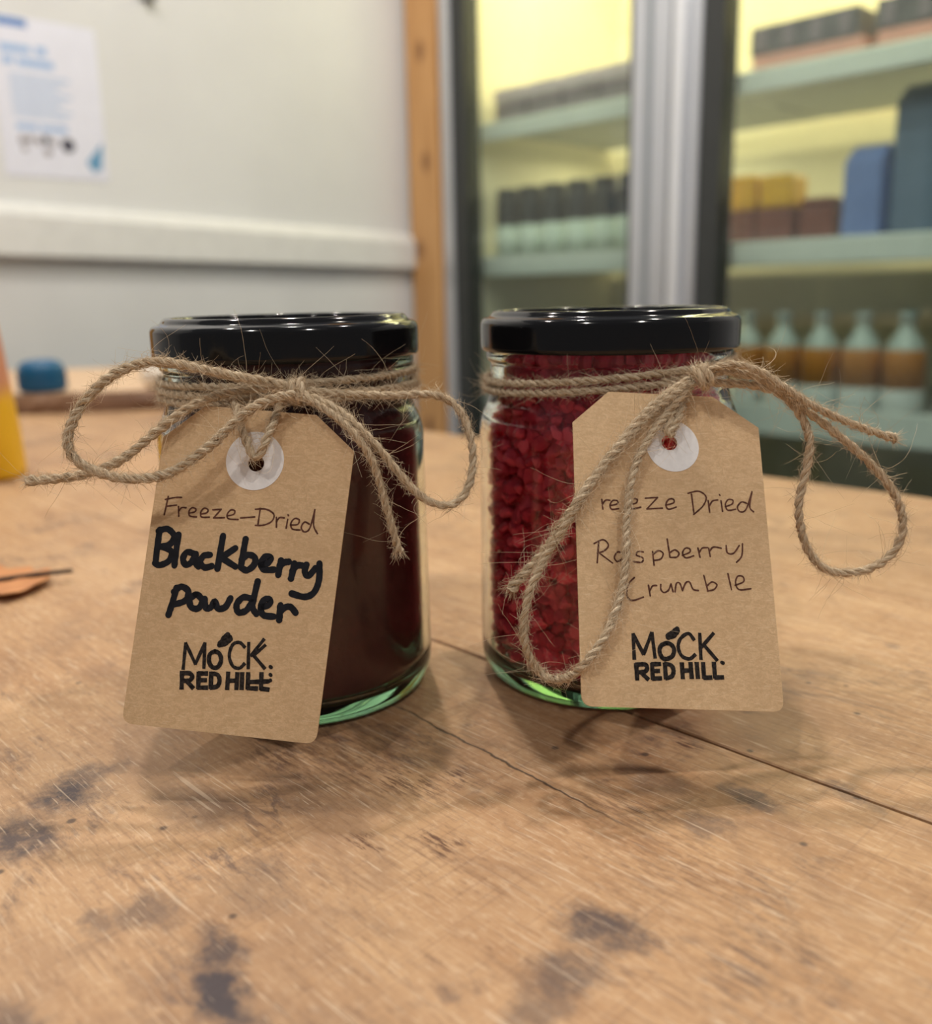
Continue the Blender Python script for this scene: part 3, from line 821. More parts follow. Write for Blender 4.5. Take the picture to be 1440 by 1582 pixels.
def crumb_matrix(a, z):
    s = rng.uniform(1.6, 2.7) if rng.random() < 0.8 else rng.uniform(2.7, 3.5)
    zz = min(max(z + rng.uniform(-0.8, 0.8), 6.8), 99.5)
    R = min(in_r(zz), in_r(min(zz + s, 103)), in_r(max(zz - s, 5.2))) - s * 1.02 - (rng.uniform(0.05, 0.5) if rng.random() < 0.6 else rng.uniform(0.5, 2.6))
    aa = view + a + rng.uniform(-0.035, 0.035)
    p = JR + Vector((R * MM * math.cos(aa), R * MM * math.sin(aa), max(zz, s + 4.6) * MM))
    e = (rng.uniform(0, 6.3), rng.uniform(0, 6.3), rng.uniform(0, 6.3))
    return p, e, s * MM


for (w, _, a, z) in pick:
    p, e, s = crumb_matrix(a, z)
    c = bpy.data.objects.new('raspberry_piece', rng.choice(crumbs))
    COL.objects.link(c)
    c.cycles.is_caustics_receiver = True
    c.location, c.rotation_euler, c.scale = p, e, (s, s, s)
    tag(c, 'small crimson piece of dried raspberry packed inside the jar of red crumbs', 'raspberry', 'dried raspberry pieces in the jar of red crumbs')
# everything behind and between them
bm = bmesh.new()
core = [(0, 5.6), (24, 6.2), (27.5, 8.5), (29, 12), (29.4, 72), (29, 76), (27.5, 80), (26, 84), (25.6, 98), (0, 99)]
vs, fs = lathe_data(sc(core), 64)
bv = [bm.verts.new(v) for v in vs]
for f in fs:
    bm.faces.new([bv[i] for i in f])
back = list(rest)
z = 7.5
while z < 100:
    R = in_r(z)
    a = math.radians(75)
    while a < math.radians(285):
        back.append((3, 0, a, z))
        a += 4.6 / R
    z += 4.2
for (w, _, a, z) in back:
    p, e, s = crumb_matrix(a, z)
    mt = Matrix.Translation(p - JR) @ Matrix.Rotation(e[0], 4, 'X') @ Matrix.Rotation(e[1], 4, 'Y') @ Matrix.Scale(s, 4)
    b2 = bmesh.new()
    b2.from_mesh(rng.choice(crumbs))
    b2.transform(mt)
    tmp = bpy.data.meshes.new('tmp')
    b2.to_mesh(tmp)
    b2.free()
    bm.from_mesh(tmp)
    bpy.data.meshes.remove(tmp)
o = from_bm('raspberry_crumble', bm, M['berry'])
o.location = JR
o.cycles.is_caustics_receiver = True
tag(o, 'mass of dried raspberry crumbs behind the pieces at the glass of the right jar', 'raspberry crumble', kind='stuff')


# ------------------------------------------------------------------ twine
def catmull(P, step):
    """dense, evenly spaced points through P (Vectors)"""
    dense = []
    L = len(P)
    for i in range(L - 1):
        p0 = P[max(i - 1, 0)]; p1 = P[i]; p2 = P[i + 1]; p3 = P[min(i + 2, L - 1)]
        for k in range(12):
            t = k / 12
            dense.append(0.5 * ((2 * p1) + (p2 - p0) * t + (2 * p0 - 5 * p1 + 4 * p2 - p3) * t * t + (3 * p1 - p0 - 3 * p2 + p3) * t ** 3))
    dense.append(P[-1].copy())
    out = [dense[0]]
    acc = 0.0
    for a, b in zip(dense, dense[1:]):
        d = (b - a).length
        if d < 1e-9: continue
        while acc + d >= step:
            f = (step - acc) / d
            a = a + (b - a) * f
            out.append(a.copy())
            d = (b - a).length
            acc = 0.0
        acc += d
    out.append(dense[-1])
    return out


def frames(P):
    T = []
    for i in range(len(P)):
        v = P[min(i + 1, len(P) - 1)] - P[max(i - 1, 0)]
        T.append(v.normalized() if v.length > 1e-9 else Vector((1, 0, 0)))
    nrm = T[0].orthogonal().normalized()
    out = []
    for t in T:
        nrm = (nrm - t * nrm.dot(t))
        nrm = nrm.normalized() if nrm.length > 1e-6 else t.orthogonal().normalized()
        out.append((t, nrm, t.cross(nrm)))
    return out


def relax(P, n=2):
    for _ in range(n):
        P = [P[0]] + [(P[i - 1] + P[i] * 2 + P[i + 1]) / 4 for i in range(1, len(P) - 1)] + [P[-1]]
    return P


def rope(name, P, parent, R=0.00120, plies=2, pitch=0.0085, seed=0, fray=False):
    """a twisted cord: each ply a tube that winds round the centre line"""
    r = random.Random(seed)
    C = catmull(P, 0.00045)
    FR = frames(C)
    vs, fs, uvs = [], [], []
    sides = 14
    ph0 = r.uniform(0, 6)
    wob = [r.uniform(0, 6) for _ in range(6)]
    L = len(C)
    for k in range(plies):
        st = len(vs)
        for i, (p, (t, a, b)) in enumerate(zip(C, FR)):
            s = i * 0.00045
            ph = ph0 + 2 * math.pi * (s / pitch + k / plies) + 0.35 * math.sin(s * 300 + wob[0])
            flare = 1.0
            if fray and L - i < 9: flare = 1.0 + 0.10 * (9 - (L - i))
            off = R * (0.46 + 0.06 * math.sin(s * 700 + wob[1 + k])) * flare
            pr = R * (0.64 + 0.05 * math.sin(s * 450 + wob[3 + k])) * (flare ** 0.3)
            d = a * math.cos(ph) + b * math.sin(ph)
            e = t.cross(d)
            cpt = p + d * off
            for q in range(sides):
                an = 2 * math.pi * q / sides
                rr = pr * (1.0 + 0.11 * math.sin(5 * an + s * 1700 + wob[2]) + 0.06 * math.sin(9 * an - s * 900) + r.uniform(-0.05, 0.05))
                vs.append(cpt + (d * math.cos(an) * 0.92 + e * math.sin(an) * 1.08) * rr)
                uvs.append((s * 1.0, q / sides + s * 55))
        for i in range(L - 1):
            for q in range(sides):
                x = st + i * sides
                q2 = (q + 1) % sides
                fs.append((x + q, x + q2, x + sides + q2, x + sides + q))
        fs.append(tuple(st + q for q in reversed(range(sides))))
        fs.append(tuple(st + (L - 1) * sides + q for q in range(sides)))
    o = from_py(name, [tuple(v) for v in vs], fs, M['twine'], parent, True, uvs)
    return C, FR


def hair(vs, fs, p, d, length, rad, r, curl, ok):
    n = max(4, min(10, int(length / 0.0009)))
    bend = Vector((r.gauss(0, 1), r.gauss(0, 1), r.gauss(0, 1))) * curl
    st = len(vs)
    pts = []
    for i in range(n + 1):
        pts.append(p.copy())
        d = (d + bend / n + Vector((r.gauss(0, 1), r.gauss(0, 1), r.gauss(0, 1))) * 0.10).normalized()
        p = p + d * (length / n)
    if not all(ok(q) for q in pts[1:]):
        return
    for i, q in enumerate(pts):
        t = (pts[min(i + 1, n)] - pts[max(i - 1, 0)]).normalized()
        a = t.orthogonal().normalized()
        b = t.cross(a)
        rr = rad * (1.0 - 0.55 * i / n)
        for k in range(3):
            an = 2.0944 * k
            vs.append(tuple(q + (a * math.cos(an) + b * math.sin(an)) * rr))
    for i in range(n):
        for k in range(3):
            x = st + i * 3
            k2 = (k + 1) % 3
            fs.append((x + k, x + k2, x + 3 + k2, x + 3 + k))


def fuzz(vs, fs, C, FR, R, per_mm, r, ok, tip=0):
    L = len(C)
    n = int(L * 0.45 * per_mm * 2.2)
    for _ in range(n):
        i = r.randrange(1, L - 1)
        t, a, b = FR[i]
        ph = r.uniform(0, 6.2832)
        rad = a * math.cos(ph) + b * math.sin(ph)
        k = r.random()
        if k < 0.78:      # lies close along the cord
            d = (t * r.choice((-1, 1)) + rad * r.uniform(0.05, 0.4)).normalized()
            ln, cu = r.uniform(0.0015, 0.0045), 0.5
        elif k < 0.962:
            d = (t * r.uniform(-1, 1) + rad * r.uniform(0.5, 1.2)).normalized()
            ln, cu = r.uniform(0.0010, 0.0030), 1.2
        else:
            d = (t * r.uniform(-1, 1) + rad * r.uniform(0.4, 1.0) + Vector((0, -0.1, -0.15))).normalized()
            ln, cu = r.uniform(0.004, 0.016), 4.2
        hair(vs, fs, C[i] + rad * R * 0.85, d, ln, r.uniform(0.000026, 0.000056), r, cu, ok)
    for _ in range(tip):
        t, a, b = FR[-1]
        ph = r.uniform(0, 6.2832)
        rad = a * math.cos(ph) + b * math.sin(ph)
        rr = R * math.sqrt(r.random())
        d = (t + rad * r.uniform(0, 0.55)).normalized()
        hair(vs, fs, C[-1] - t * 0.0008 + rad * rr, d, r.uniform(0.0012, 0.0042), 0.00005, r, 0.5, ok)


def tag_frame(key):
    d = DATA[key]
    m = Matrix.Translation(d['loc']) @ Matrix.Rotation(d['rot'][2], 4, 'Z') @ Matrix.Rotation(d['rot'][1], 4, 'Y') @ Matrix.Rotation(d['rot'][0], 4, 'X')
    return m


def bow(J, key, label, wraps, pieces, knot, seed):
    root = empty('jute_bow', J + Vector((0, -0.0345, 0.088)))
    tag(root, label, 'twine')
    inv = Matrix.Translation(-root.location)
    TM = tag_frame(key).inverted()
    cor = DATA[key]['corn']

    def ok(q):
        w = q + root.location
        if math.hypot(w.x - J.x, w.y - J.y) < 0.0332 + (0.0034 if w.z < 0.081 else 0) and w.z < 0.094: return False
        if math.hypot(w.x - J.x, w.y - J.y) < 0.0358 and w.z >= 0.094: return False
        l = TM @ w
        if abs(l.x) < 0.0235 and -0.001 < l.z < 0.0745 and -0.0002 < l.y < 0.0012: return False
        return w.z > 0.0004
    r = random.Random(seed)
    hv, hf = [], []
    for i, (name, pts, R, fray, per) in enumerate(pieces):
        P = relax([(Vector(p) * MM) - root.location for p in pts], 1)
        C, FR = rope(name, P, root, R, 2, 0.0050 + 0.0006 * (i % 3), seed * 10 + i, fray)
        fuzz(hv, hf, C, FR, R, per, r, ok, 46 if fray else 0)
    for i, fn in enumerate(wraps):
        P = [fn(2 * math.pi * k / 64) - root.location for k in range(64 + 3)]
        C, FR = rope('neck_wrap', P, root, 0.00094, 2, 0.0052, seed * 10 + 50 + i)
        fuzz(hv, hf, C, FR, 0.00094, 6.0, r, ok)
    kc, kd, kr = knot
    t = Vector(kd).normalized()
    a = t.orthogonal().normalized(); b = t.cross(a)
    P = [Vector(kc) + (a * math.cos(q) * 1.0 + b * math.sin(q) * 1.0) * kr + t * (q / 6.2832 - 0.75) * 0.0019 - root.location for q in [6.2832 * 1.5 * k / 30 for k in range(31)]]
    C, FR = rope('knot', P, root, 0.00098, 2, 0.008, seed * 10 + 70)
    fuzz(hv, hf, C, FR, 0.0011, 7.0, r, ok)
    f = from_py('fibre_fuzz', hv, hf, M['fuzz'], root)
    f['kind'] = 'stuff'
    return root


TW = DATA['tw']


def wrap(J, rad, z0, kx, ky, drift):
    def fn(q):
        a = -math.pi / 2 + 0.25 + q
        return Vector((J.x + rad * math.cos(a), J.y + rad * math.sin(a), z0 + kx * rad * math.cos(a) + ky * rad * math.sin(a) + drift * q / 6.2832))
    return fn


bow(JL, 'tagL', 'jute twine bow round the neck of the powder jar, loops out to both sides',
    [wrap(JL, 0.03400, 0.0896, 0.02, 0.0, 0.0), wrap(JL, 0.03412, 0.0872, -0.01, 0.0, -0.0006), wrap(JL, 0.03404, 0.0853, 0.02, 0.0, 0.0)],
    [('bow_loop', TW['bow_loop_left'], 0.00110, False, 8.5), ('loose_end', TW['loose_end_left'], 0.00108, True, 8.5),
     ('bow_loop', TW['bow_loop_right'], 0.00092, False, 7.0), ('loose_end', TW['loose_end_right'], 0.00088, True, 6.5),
     ('tag_loop', TW['hole_loop_left'], 0.00096, False, 6.0)],
    ([v * MM for v in TW['bow_loop_left'][0]], (1, -0.1, 0.1), 0.0023), 3)
bow(JR, 'tagR', 'jute twine bow round the neck of the crumb jar, one loop hanging across its tag',
    [wrap(JR, 0.03400, 0.0892, 0.08, 0.0, 0.0), wrap(JR, 0.03412, 0.0872, 0.08, 0.0, -0.0006)],
    [('bow_loop', TW['bow_loop_crumble'], 0.00092, False, 8.0), ('loose_end', TW['loose_end_crumble'], 0.00112, True, 9.0),
     ('bow_loop', TW['bow_loop_hill'], 0.00098, False, 7.0), ('loose_end', TW['loose_end_hill'], 0.00090, True, 7.0),
     ('tag_loop', TW['hole_loop_right'], 0.00096, False, 6.0)],
    ([v * MM for v in TW['bow_loop_hill'][0]], (1, -0.1, 0.4), 0.0024), 5)


# ------------------------------------------------------------------ tags
def tag_outline(cor, rad=2.6):
    """local (x, z) outline in mm, bottom corners rounded"""
    bl, br, tr, cr, cl, tl = [Vector((p[0], p[1])) for p in cor]
    out = []

    def corner(p, a, b):
        da = (a - p).normalized() * rad
        db = (b - p).normalized() * rad
        for k in range(7):
            t = k / 6
            out.append((p + da) * (1 - t) ** 2 + p * 2 * t * (1 - t) + (p + db) * t * t)
    corner(bl, tl, br)
    corner(br, bl, tr)
    out.extend([tr, cr, cl, tl])
    return out


def plate(name, outline, hole, y0, y1, mat, parent, bev=0.0):
    """flat card from y0 (front) to y1 (back) with a round hole; outline and hole in mm (x, z)"""
    bm = bmesh.new()
    edges = []

    def loop(pts):
        vs = [bm.verts.new((p[0] * MM, y0, p[1] * MM)) for p in pts]
        for i in range(len(vs)):
            edges.append(bm.edges.new((vs[i], vs[(i + 1) % len(vs)])))
    loop(outline)
    if hole:
        (hx, hz, hr) = hole
        loop([(hx + hr * math.cos(2 * math.pi * k / 32), hz + hr * math.sin(2 * math.pi * k / 32)) for k in range(32)])
    bmesh.ops.triangle_fill(bm, use_beauty=True, use_dissolve=False, edges=edges)
    ex = bmesh.ops.extrude_face_region(bm, geom=list(bm.faces))
    for v in ex['geom']:
        if isinstance(v, bmesh.types.BMVert):
            v.co.y = y1
    return from_bm(name, bm, mat, parent)


def ribbon(vs, fs, pts, w, y, curve=True, blot=0.0, r=None, square=False):
    P = [Vector((p[0], p[1])) for p in pts]
    if len(P) > 2 and curve:
        Q = []
        for i in range(len(P) - 1):
            p0 = P[max(i - 1, 0)]; p1 = P[i]; p2 = P[i + 1]; p3 = P[min(i + 2, len(P) - 1)]
            for k in range(6):
                t = k / 6
                Q.append(0.5 * ((2 * p1) + (p2 - p0) * t + (2 * p0 - 5 * p1 + 4 * p2 - p3) * t * t + (3 * p1 - p0 - 3 * p2 + p3) * t ** 3))
        Q.append(P[-1])
        P = Q
    elif len(P) == 2:
        P = [P[0].lerp(P[1], k / 5) for k in range(6)]
    if square:
        P[0] = P[0] + (P[0] - P[1]).normalized() * w * 0.2
        P[-1] = P[-1] + (P[-1] - P[-2]).normalized() * w * 0.2
    n = len(P)
    st = len(vs)
    hw = []
    for i, p in enumerate(P):
        t = (P[min(i + 1, n - 1)] - P[max(i - 1, 0)])
        t = t.normalized() if t.length > 1e-6 else Vector((1, 0))
        nn = Vector((-t.y, t.x))
        h = w / 2 * (1 + (r.uniform(-blot, blot) if r else 0))
        hw.append(h)
        for s in (-1, 1):
            q = p + nn * h * s
            vs.append((q.x * MM, y, q.y * MM))
    for i in range(n - 1):
        a = st + 2 * i
        fs.append((a, a + 2, a + 3, a + 1))
    if not square:
        for e, (p, i0) in enumerate(((P[0], st), (P[-1], st + 2 * (n - 1)))):
            q = P[1] if e == 0 else P[-2]
            t = (p - q).normalized()
            nn = Vector((-t.y, t.x))
            h = hw[0] if e == 0 else hw[-1]
            if e == 1: nn = nn
            sg = -1 if e == 0 else 1
            c = len(vs)
            for k in range(1, 8):
                an = -math.pi / 2 + math.pi * k / 8
                v = p + (nn * math.sin(an) * (1 if e == 1 else -1) + t * math.cos(an)) * h
                vs.append((v.x * MM, y, v.y * MM))
            fs.append((i0,) + tuple(range(c, c + 7)) + (i0 + 1,))


def ink(name, key, mat, parent, y, r, curve=True, blot=0.1, square=False, wk=1.0):
    vs, fs = [], []
    g = DATA['ink'][key]
    for i, s in enumerate(g['s']):
        ribbon(vs, fs, s, g['w'] * wk, y - 0.000004 * (i % 4), curve, blot, r, square)
    # seen from the front (-y)
    o = from_py(name, vs, fs, mat, parent)
    return o


def gift_tag(key, side, label):
    d = DATA[key]
    m = tag_frame(key)
    root = empty('gift_tag', d['loc'], d['rot'])
    tag(root, label, 'tag')
    r = random.Random(len(label))
    hx, hz = d['hole']
    plate('card', tag_outline(d['corn']), (hx, hz, 1.95), 0, 0.00045, M['kraft'], root)
    ex, ez = d['eye']
    er = d['eyer'] * (1.0 if side == 'L' else 1.12)
    plate('eyelet_ring', [(ex + er * math.cos(2 * math.pi * k / 64), ez + er * math.sin(2 * math.pi * k / 64)) for k in range(64)], (hx, hz, 1.9), -0.00012, -0.00001, M['ring'], root)
    ink('handwriting', side + '_pen', M['pen'], root, -0.00004, r, True, 0.15)
    if side == 'L':
        ink('marker_lettering', 'L_marker', M['marker'], root, -0.00006, r, True, 0.07)
    st = ink('stamped_logo', side + '_stamp', M['stamp'], root, -0.00005, r, True, 0.10, True)
    ink('stamped_lettering', side + '_stampbold', M['stamp'], root, -0.00007, r, True, 0.08, True)
    ink('stamped_dot', side + '_stampdot', M['stamp'], root, -0.00005, r, False, 0.1)
    ink('stamped_leaf', side + '_leaf', M['stamp'], root, -0.00005, r, True, 0.1)
    return root


gift_tag('tagL', 'L', 'brown card tag reading Freeze-Dried Blackberry powder in thick black marker')
gift_tag('tagR', 'R', 'brown card tag reading Freeze Dried Raspberry Crumble in thin pen')

# ------------------------------------------------------------------ things on the table at the left
# wooden slab with a dark live edge
slab = empty('wooden_slab', (-0.40, 0.945, 0.0), (0, 0, math.radians(6)))
tag(slab, 'pale wooden slab with a dark bark edge lying at the far left of the table', 'board')
rng = random.Random(8)
fe, w0 = [], 0
for i in range(41):
    x = -0.21 + 0.40 * i / 40
    w0 = w0 * 0.85 + rng.uniform(-0.003, 0.003)
    fe.append((x, w0))
vs, fs = [], []
for x, y in fe:
    vs += [(x, y + 0.004, 0.0006), (x, y + 0.004, 0.0195), (x, 0.36, 0.0195), (x, 0.36, 0.0006)]
for i in range(40):
    for k in range(4):
        fs.append((4 * i + k, 4 * i + 4 + k, 4 * i + 4 + (k + 1) % 4, 4 * i + (k + 1) % 4))
fs += [(0, 1, 2, 3), (163, 162, 161, 160)]
o = from_py('board', vs, fs, M['board'], slab)
bm = bmesh.new(); bm.from_mesh(o.data); bmesh.ops.recalc_face_normals(bm, faces=bm.faces); bm.to_mesh(o.data); bm.free()
vs, fs = [], []
for x, y in fe:
    j = rng.uniform(-0.001, 0.001)
    vs += [(x, y + 0.0045, 0.0004), (x, y - 0.004 + j, 0.0012), (x, y - 0.003 - j, 0.011), (x, y + 0.001 + j, 0.019), (x, y + 0.0045, 0.0196)]
for i in range(40):
    for k in range(5):
        fs.append((5 * i + k, 5 * i + 5 + k, 5 * i + 5 + (k + 1) % 5, 5 * i + (k + 1) % 5))
fs += [(0, 1, 2, 3, 4), (204, 203, 202, 201, 200)]
o = from_py('bark_edge', vs, fs, M['bark'], slab)
bm = bmesh.new(); bm.from_mesh(o.data); bmesh.ops.recalc_face_normals(bm, faces=bm.faces); bm.to_mesh(o.data); bm.free()
o['label'] = 'dark brown bark edge'

SLAB_Z = 0.0195
cp = empty('bottle_cap', (-0.435, 0.965, SLAB_Z))
tag(cp, 'squat rounded blue cap standing on the pale slab beside the yellow pouch', 'cap')
lathe('cap_shell', smooth_prof([(0.0, 0.0005), (0.019, 0.0005), (0.0225, 0.004), (0.0232, 0.012), (0.0228, 0.022), (0.020, 0.029), (0.013, 0.0325), (0.0, 0.0335)], 4), M['blue'], cp, 48)
bm = bmesh.new()
for k in range(36):
    a = 2 * math.pi * k / 36
    vsb = []
    mt = Matrix.Rotation(a, 4, 'Z')
    b2 = bmesh.new()
    add_box(b2, 0.0226, 0.0238, -0.0008, 0.0008, 0.004, 0.021)
    b2.transform(mt)
    tmp = bpy.data.meshes.new('t'); b2.to_mesh(tmp); b2.free(); bm.from_mesh(tmp); bpy.data.meshes.remove(tmp)
from_bm('grip_ribs', bm, M['blue'], cp)
pot = empty('cream_pot', (-0.322, 0.985, SLAB_Z))
tag(pot, 'small rounded cream pot on the pale slab, seen through the left twine loop', 'pot')
lathe('pot_body', smooth_prof([(0.0, 0.0005), (0.010, 0.0005), (0.0155, 0.006), (0.0165, 0.014), (0.013, 0.022), (0.0095, 0.025), (0.0100, 0.028)], 4) + [(0.0086, 0.0285), (0.008, 0.025), (0.0, 0.020)], M['cream'], pot, 48)

# yellow pouch
pb = empty('yellow_pouch', (-0.2865, 0.590, 0.0))
tag(pb, 'upright yellow pouch with an orange upper half at the left edge of the table', 'pouch')
vs, fs = [], []
secs = [(0.0006, 0.0, 0.026), (0.004, 0.0, 0.029), (0.03, 0.0025, 0.030), (0.06, 0.0065, 0.028), (0.09, 0.0105, 0.024), (0.12, 0.0150, 0.018), (0.15, 0.019, 0.011), (0.175, 0.022, 0.004), (0.185, 0.0235, 0.0016)]
NS = 32
for z, inset, dep in secs:
    hwid = 0.062 - inset * 0.5
    for k in range(NS):
        a = 2 * math.pi * k / NS
        ca, sa = math.cos(a), math.sin(a)
        x = hwid * math.copysign(abs(ca) ** 0.55, ca)
        y = dep * math.copysign(abs(sa) ** 0.8, sa)
        vs.append((x - 0.062, y, z))
for i in range(len(secs) - 1):
    for k in range(NS):
        fs.append((i * NS + k, i * NS + (k + 1) % NS, (i + 1) * NS + (k + 1) % NS, (i + 1) * NS + k))
fs.append(tuple(reversed(range(NS))))
fs.append(tuple(range((len(secs) - 1) * NS, len(secs) * NS)))
from_py('pouch_bag', vs, fs, M['pouch'], pb, True)
box('sealed_top', (-0.101, -0.023, -0.0018, 0.0018, 0.184, 0.200), M['pouch'], pb, bev=0.0006)

# dry leaf
lf = empty('dry_leaf', (-0.190, 0.347, 0.0))
tag(lf, 'curled orange-brown dry leaf with a dark stalk at the left table edge', 'leaf')
outl = [(0.0245, 0.004), (0.0215, -0.006), (0.017, -0.0125), (0.012, -0.0105), (0.008, -0.0115), (0.004, -0.0165), (-0.001, -0.0135), (-0.008, -0.019), (-0.015, -0.013), (-0.023, -0.016), (-0.030, -0.006), (-0.037, 0.002), (-0.029, 0.009), (-0.022, 0.018), (-0.013, 0.015), (-0.006, 0.021), (0.001, 0.0165), (0.008, 0.019), (0.013, 0.0145), (0.020, 0.013)]
bm = bmesh.new()
vv = [bm.verts.new((x, y * 1.25, 0)) for x, y in outl]
bm.faces.new(vv)
bmesh.ops.triangulate(bm, faces=list(bm.faces))
bmesh.ops.subdivide_edges(bm, edges=list(bm.edges), cuts=2, use_grid_fill=True)
for v in bm.verts:
    x, y = v.co.x, v.co.y
    v.co.z = 0.0016 + 0.05 * abs(y - 0.003) + 2.0 * (x + 0.004) ** 2 + 0.0008 * math.sin(x * 400) * math.cos(y * 350)
ex = bmesh.ops.extrude_face_region(bm, geom=list(bm.faces))
for v in ex['geom']:
    if isinstance(v, bmesh.types.BMVert):
        v.co.z += 0.0005
from_bm('blade', bm, M['leaf'], lf, True)


def tube(name, pts, rad, mat, parent, sides=8):
    C = catmull([Vector(p) for p in pts], 0.001)
    FR = frames(C)
    vs, fs = [], []
    for p, (t, a, b) in zip(C, FR):
        for k in range(sides):
            an = 6.2832 * k / sides
            vs.append(tuple(p + (a * math.cos(an) + b * math.sin(an)) * rad))
    for i in range(len(C) - 1):
        for k in range(sides):
            fs.append((i * sides + k, i * sides + (k + 1) % sides, (i + 1) * sides + (k + 1) % sides, (i + 1) * sides + k))
    fs.append(tuple(reversed(range(sides))))
    fs.append(tuple(range((len(C) - 1) * sides, len(C) * sides)))
    return from_py(name, vs, fs, mat, parent, True)


o = tube('stalk', [(-0.034, 0.002, 0.0055), (-0.015, 0.003, 0.0028), (0.0, 0.005, 0.0030), (0.018, 0.0085, 0.0042), (0.031, 0.0115, 0.0045)], 0.0009, M['stem'], lf)
o['label'] = 'dark brown stalk'

# ------------------------------------------------------------------ on the white wall
WALL_ROT = (0, 0, ANG + math.pi / 2)      # local x runs along N, local -y faces into the room


def on_wall(t, z):
    return U * (CU + 0.0008) + N * (FN - t) + Vector((0, 0, z))


po = empty('wall_poster', on_wall(0.9, 0.319), WALL_ROT)
tag(po, 'white paper notice with blue headings on the white wall', 'poster')
PWD, PHT = 0.178, 0.252


def strip(name, x0, x1, z0, z1, mat, y=-0.0007, slant=0.0):
    """flat print on the poster: x from its left edge, z from its bottom edge"""
    vs = [(x0, y, z0), (x1, y, z0 + slant), (x1, y, z1 + slant), (x0, y, z1)]
    return from_py(name, vs, [(0, 1, 2, 3)], mat, po)


box('paper', (0, PWD, -0.0006, 0, 0, PHT), M['paper'], po)
strip('heading_band', 0.0, 0.062, 0.236, 0.249, M['blue1'])
for (a, b, z0, z1) in ((0.014, 0.064, 0.196, 0.208), (0.073, 0.090, 0.196, 0.210)):
    strip('heading_line', a, b, z0, z1, M['blue2'])
for (a, b, z0, z1) in ((0.016, 0.034, 0.177, 0.189), (0.040, 0.100, 0.176, 0.188)):
    strip('heading_line', a, b, z0, z1, M['blue2'])
for i in range(8):
    zz = 0.158 - i * 0.0088
    strip('text_line', 0.024, 0.125 - 0.012 * ((i * 7) % 3), zz, zz + 0.0052, M['blue3'])
for (a, b) in ((0.026, 0.062), (0.066, 0.112)):
    strip('subheading', a, b, 0.076, 0.085, M['blue2'])
for i, (x, z, rr, mt) in enumerate(((0.034, 0.059, 0.007, 'print_grey'), (0.047, 0.061, 0.006, 'print_grey'), (0.060, 0.058, 0.006, 'print_grey'), (0.073, 0.062, 0.007, 'print_dark'), (0.086, 0.058, 0.006, 'print_grey'), (0.110, 0.056, 0.012, 'print_dark'), (0.036, 0.045, 0.005, 'print_grey'), (0.074, 0.042, 0.007, 'print_grey'))):
    vs = [(x + rr * math.cos(2 * math.pi * k / 20), -0.0007, z + rr * math.sin(2 * math.pi * k / 20)) for k in range(20)]
    from_py('round_logo', vs, [tuple(range(20))], M[mt], po)
vs = [(0.140, -0.0007, 0.030), (0.152, -0.0007, 0.014), (0.166, -0.0007, 0.020), (0.172, -0.0007, 0.066)]
from_py('corner_mark', vs, [(0, 1, 2, 3)], M['blue4'], po)
hk = empty('wall_hook', on_wall(0.632, 0.632), WALL_ROT)
tag(hk, 'small grey hook on the white wall at the top of the picture', 'hook')
box('hook_plate', (0, 0.03, -0.004, 0, 0.004, 0.045), M['grey'], hk, bev=0.001)
box('hook_arm', (0.008, 0.022, -0.02, -0.004, 0.004, 0.012), M['grey'], hk, bev=0.001)

# ------------------------------------------------------------------ glass-door fridge; its frame: x along the front, y inwards, z up
FO = U * S0 + N * FN
fridge = empty('display_fridge', (FO.x, FO.y, FLOOR_Z), ROOM)
tag(fridge, 'tall silver drinks fridge with two glass doors and lit yellow inside', 'fridge')
FZ = -FLOOR_Z       # table height in fridge coordinates
FW, FD, TOP = 1.26, 0.62, 2.05
for nm, b, mt in (('side_panel', (-0.004, 0.026, 0.05, FD, 0.05, TOP), 'liner'), ('side_panel', (FW - 0.03, FW, 0.05, FD, 0.05, TOP), 'liner'),
                  ('back_panel', (0.026, FW - 0.03, FD - 0.03, FD, 0.05, TOP), 'liner'), ('top_panel', (-0.004, FW, 0.0, FD, TOP, TOP + 0.16), 'casing'),
                  ('base_panel', (-0.004, FW, 0.02, FD, 0.0, FZ - 0.64), 'casing')):
    box(nm, b, M[mt], fridge, bev=0.002)
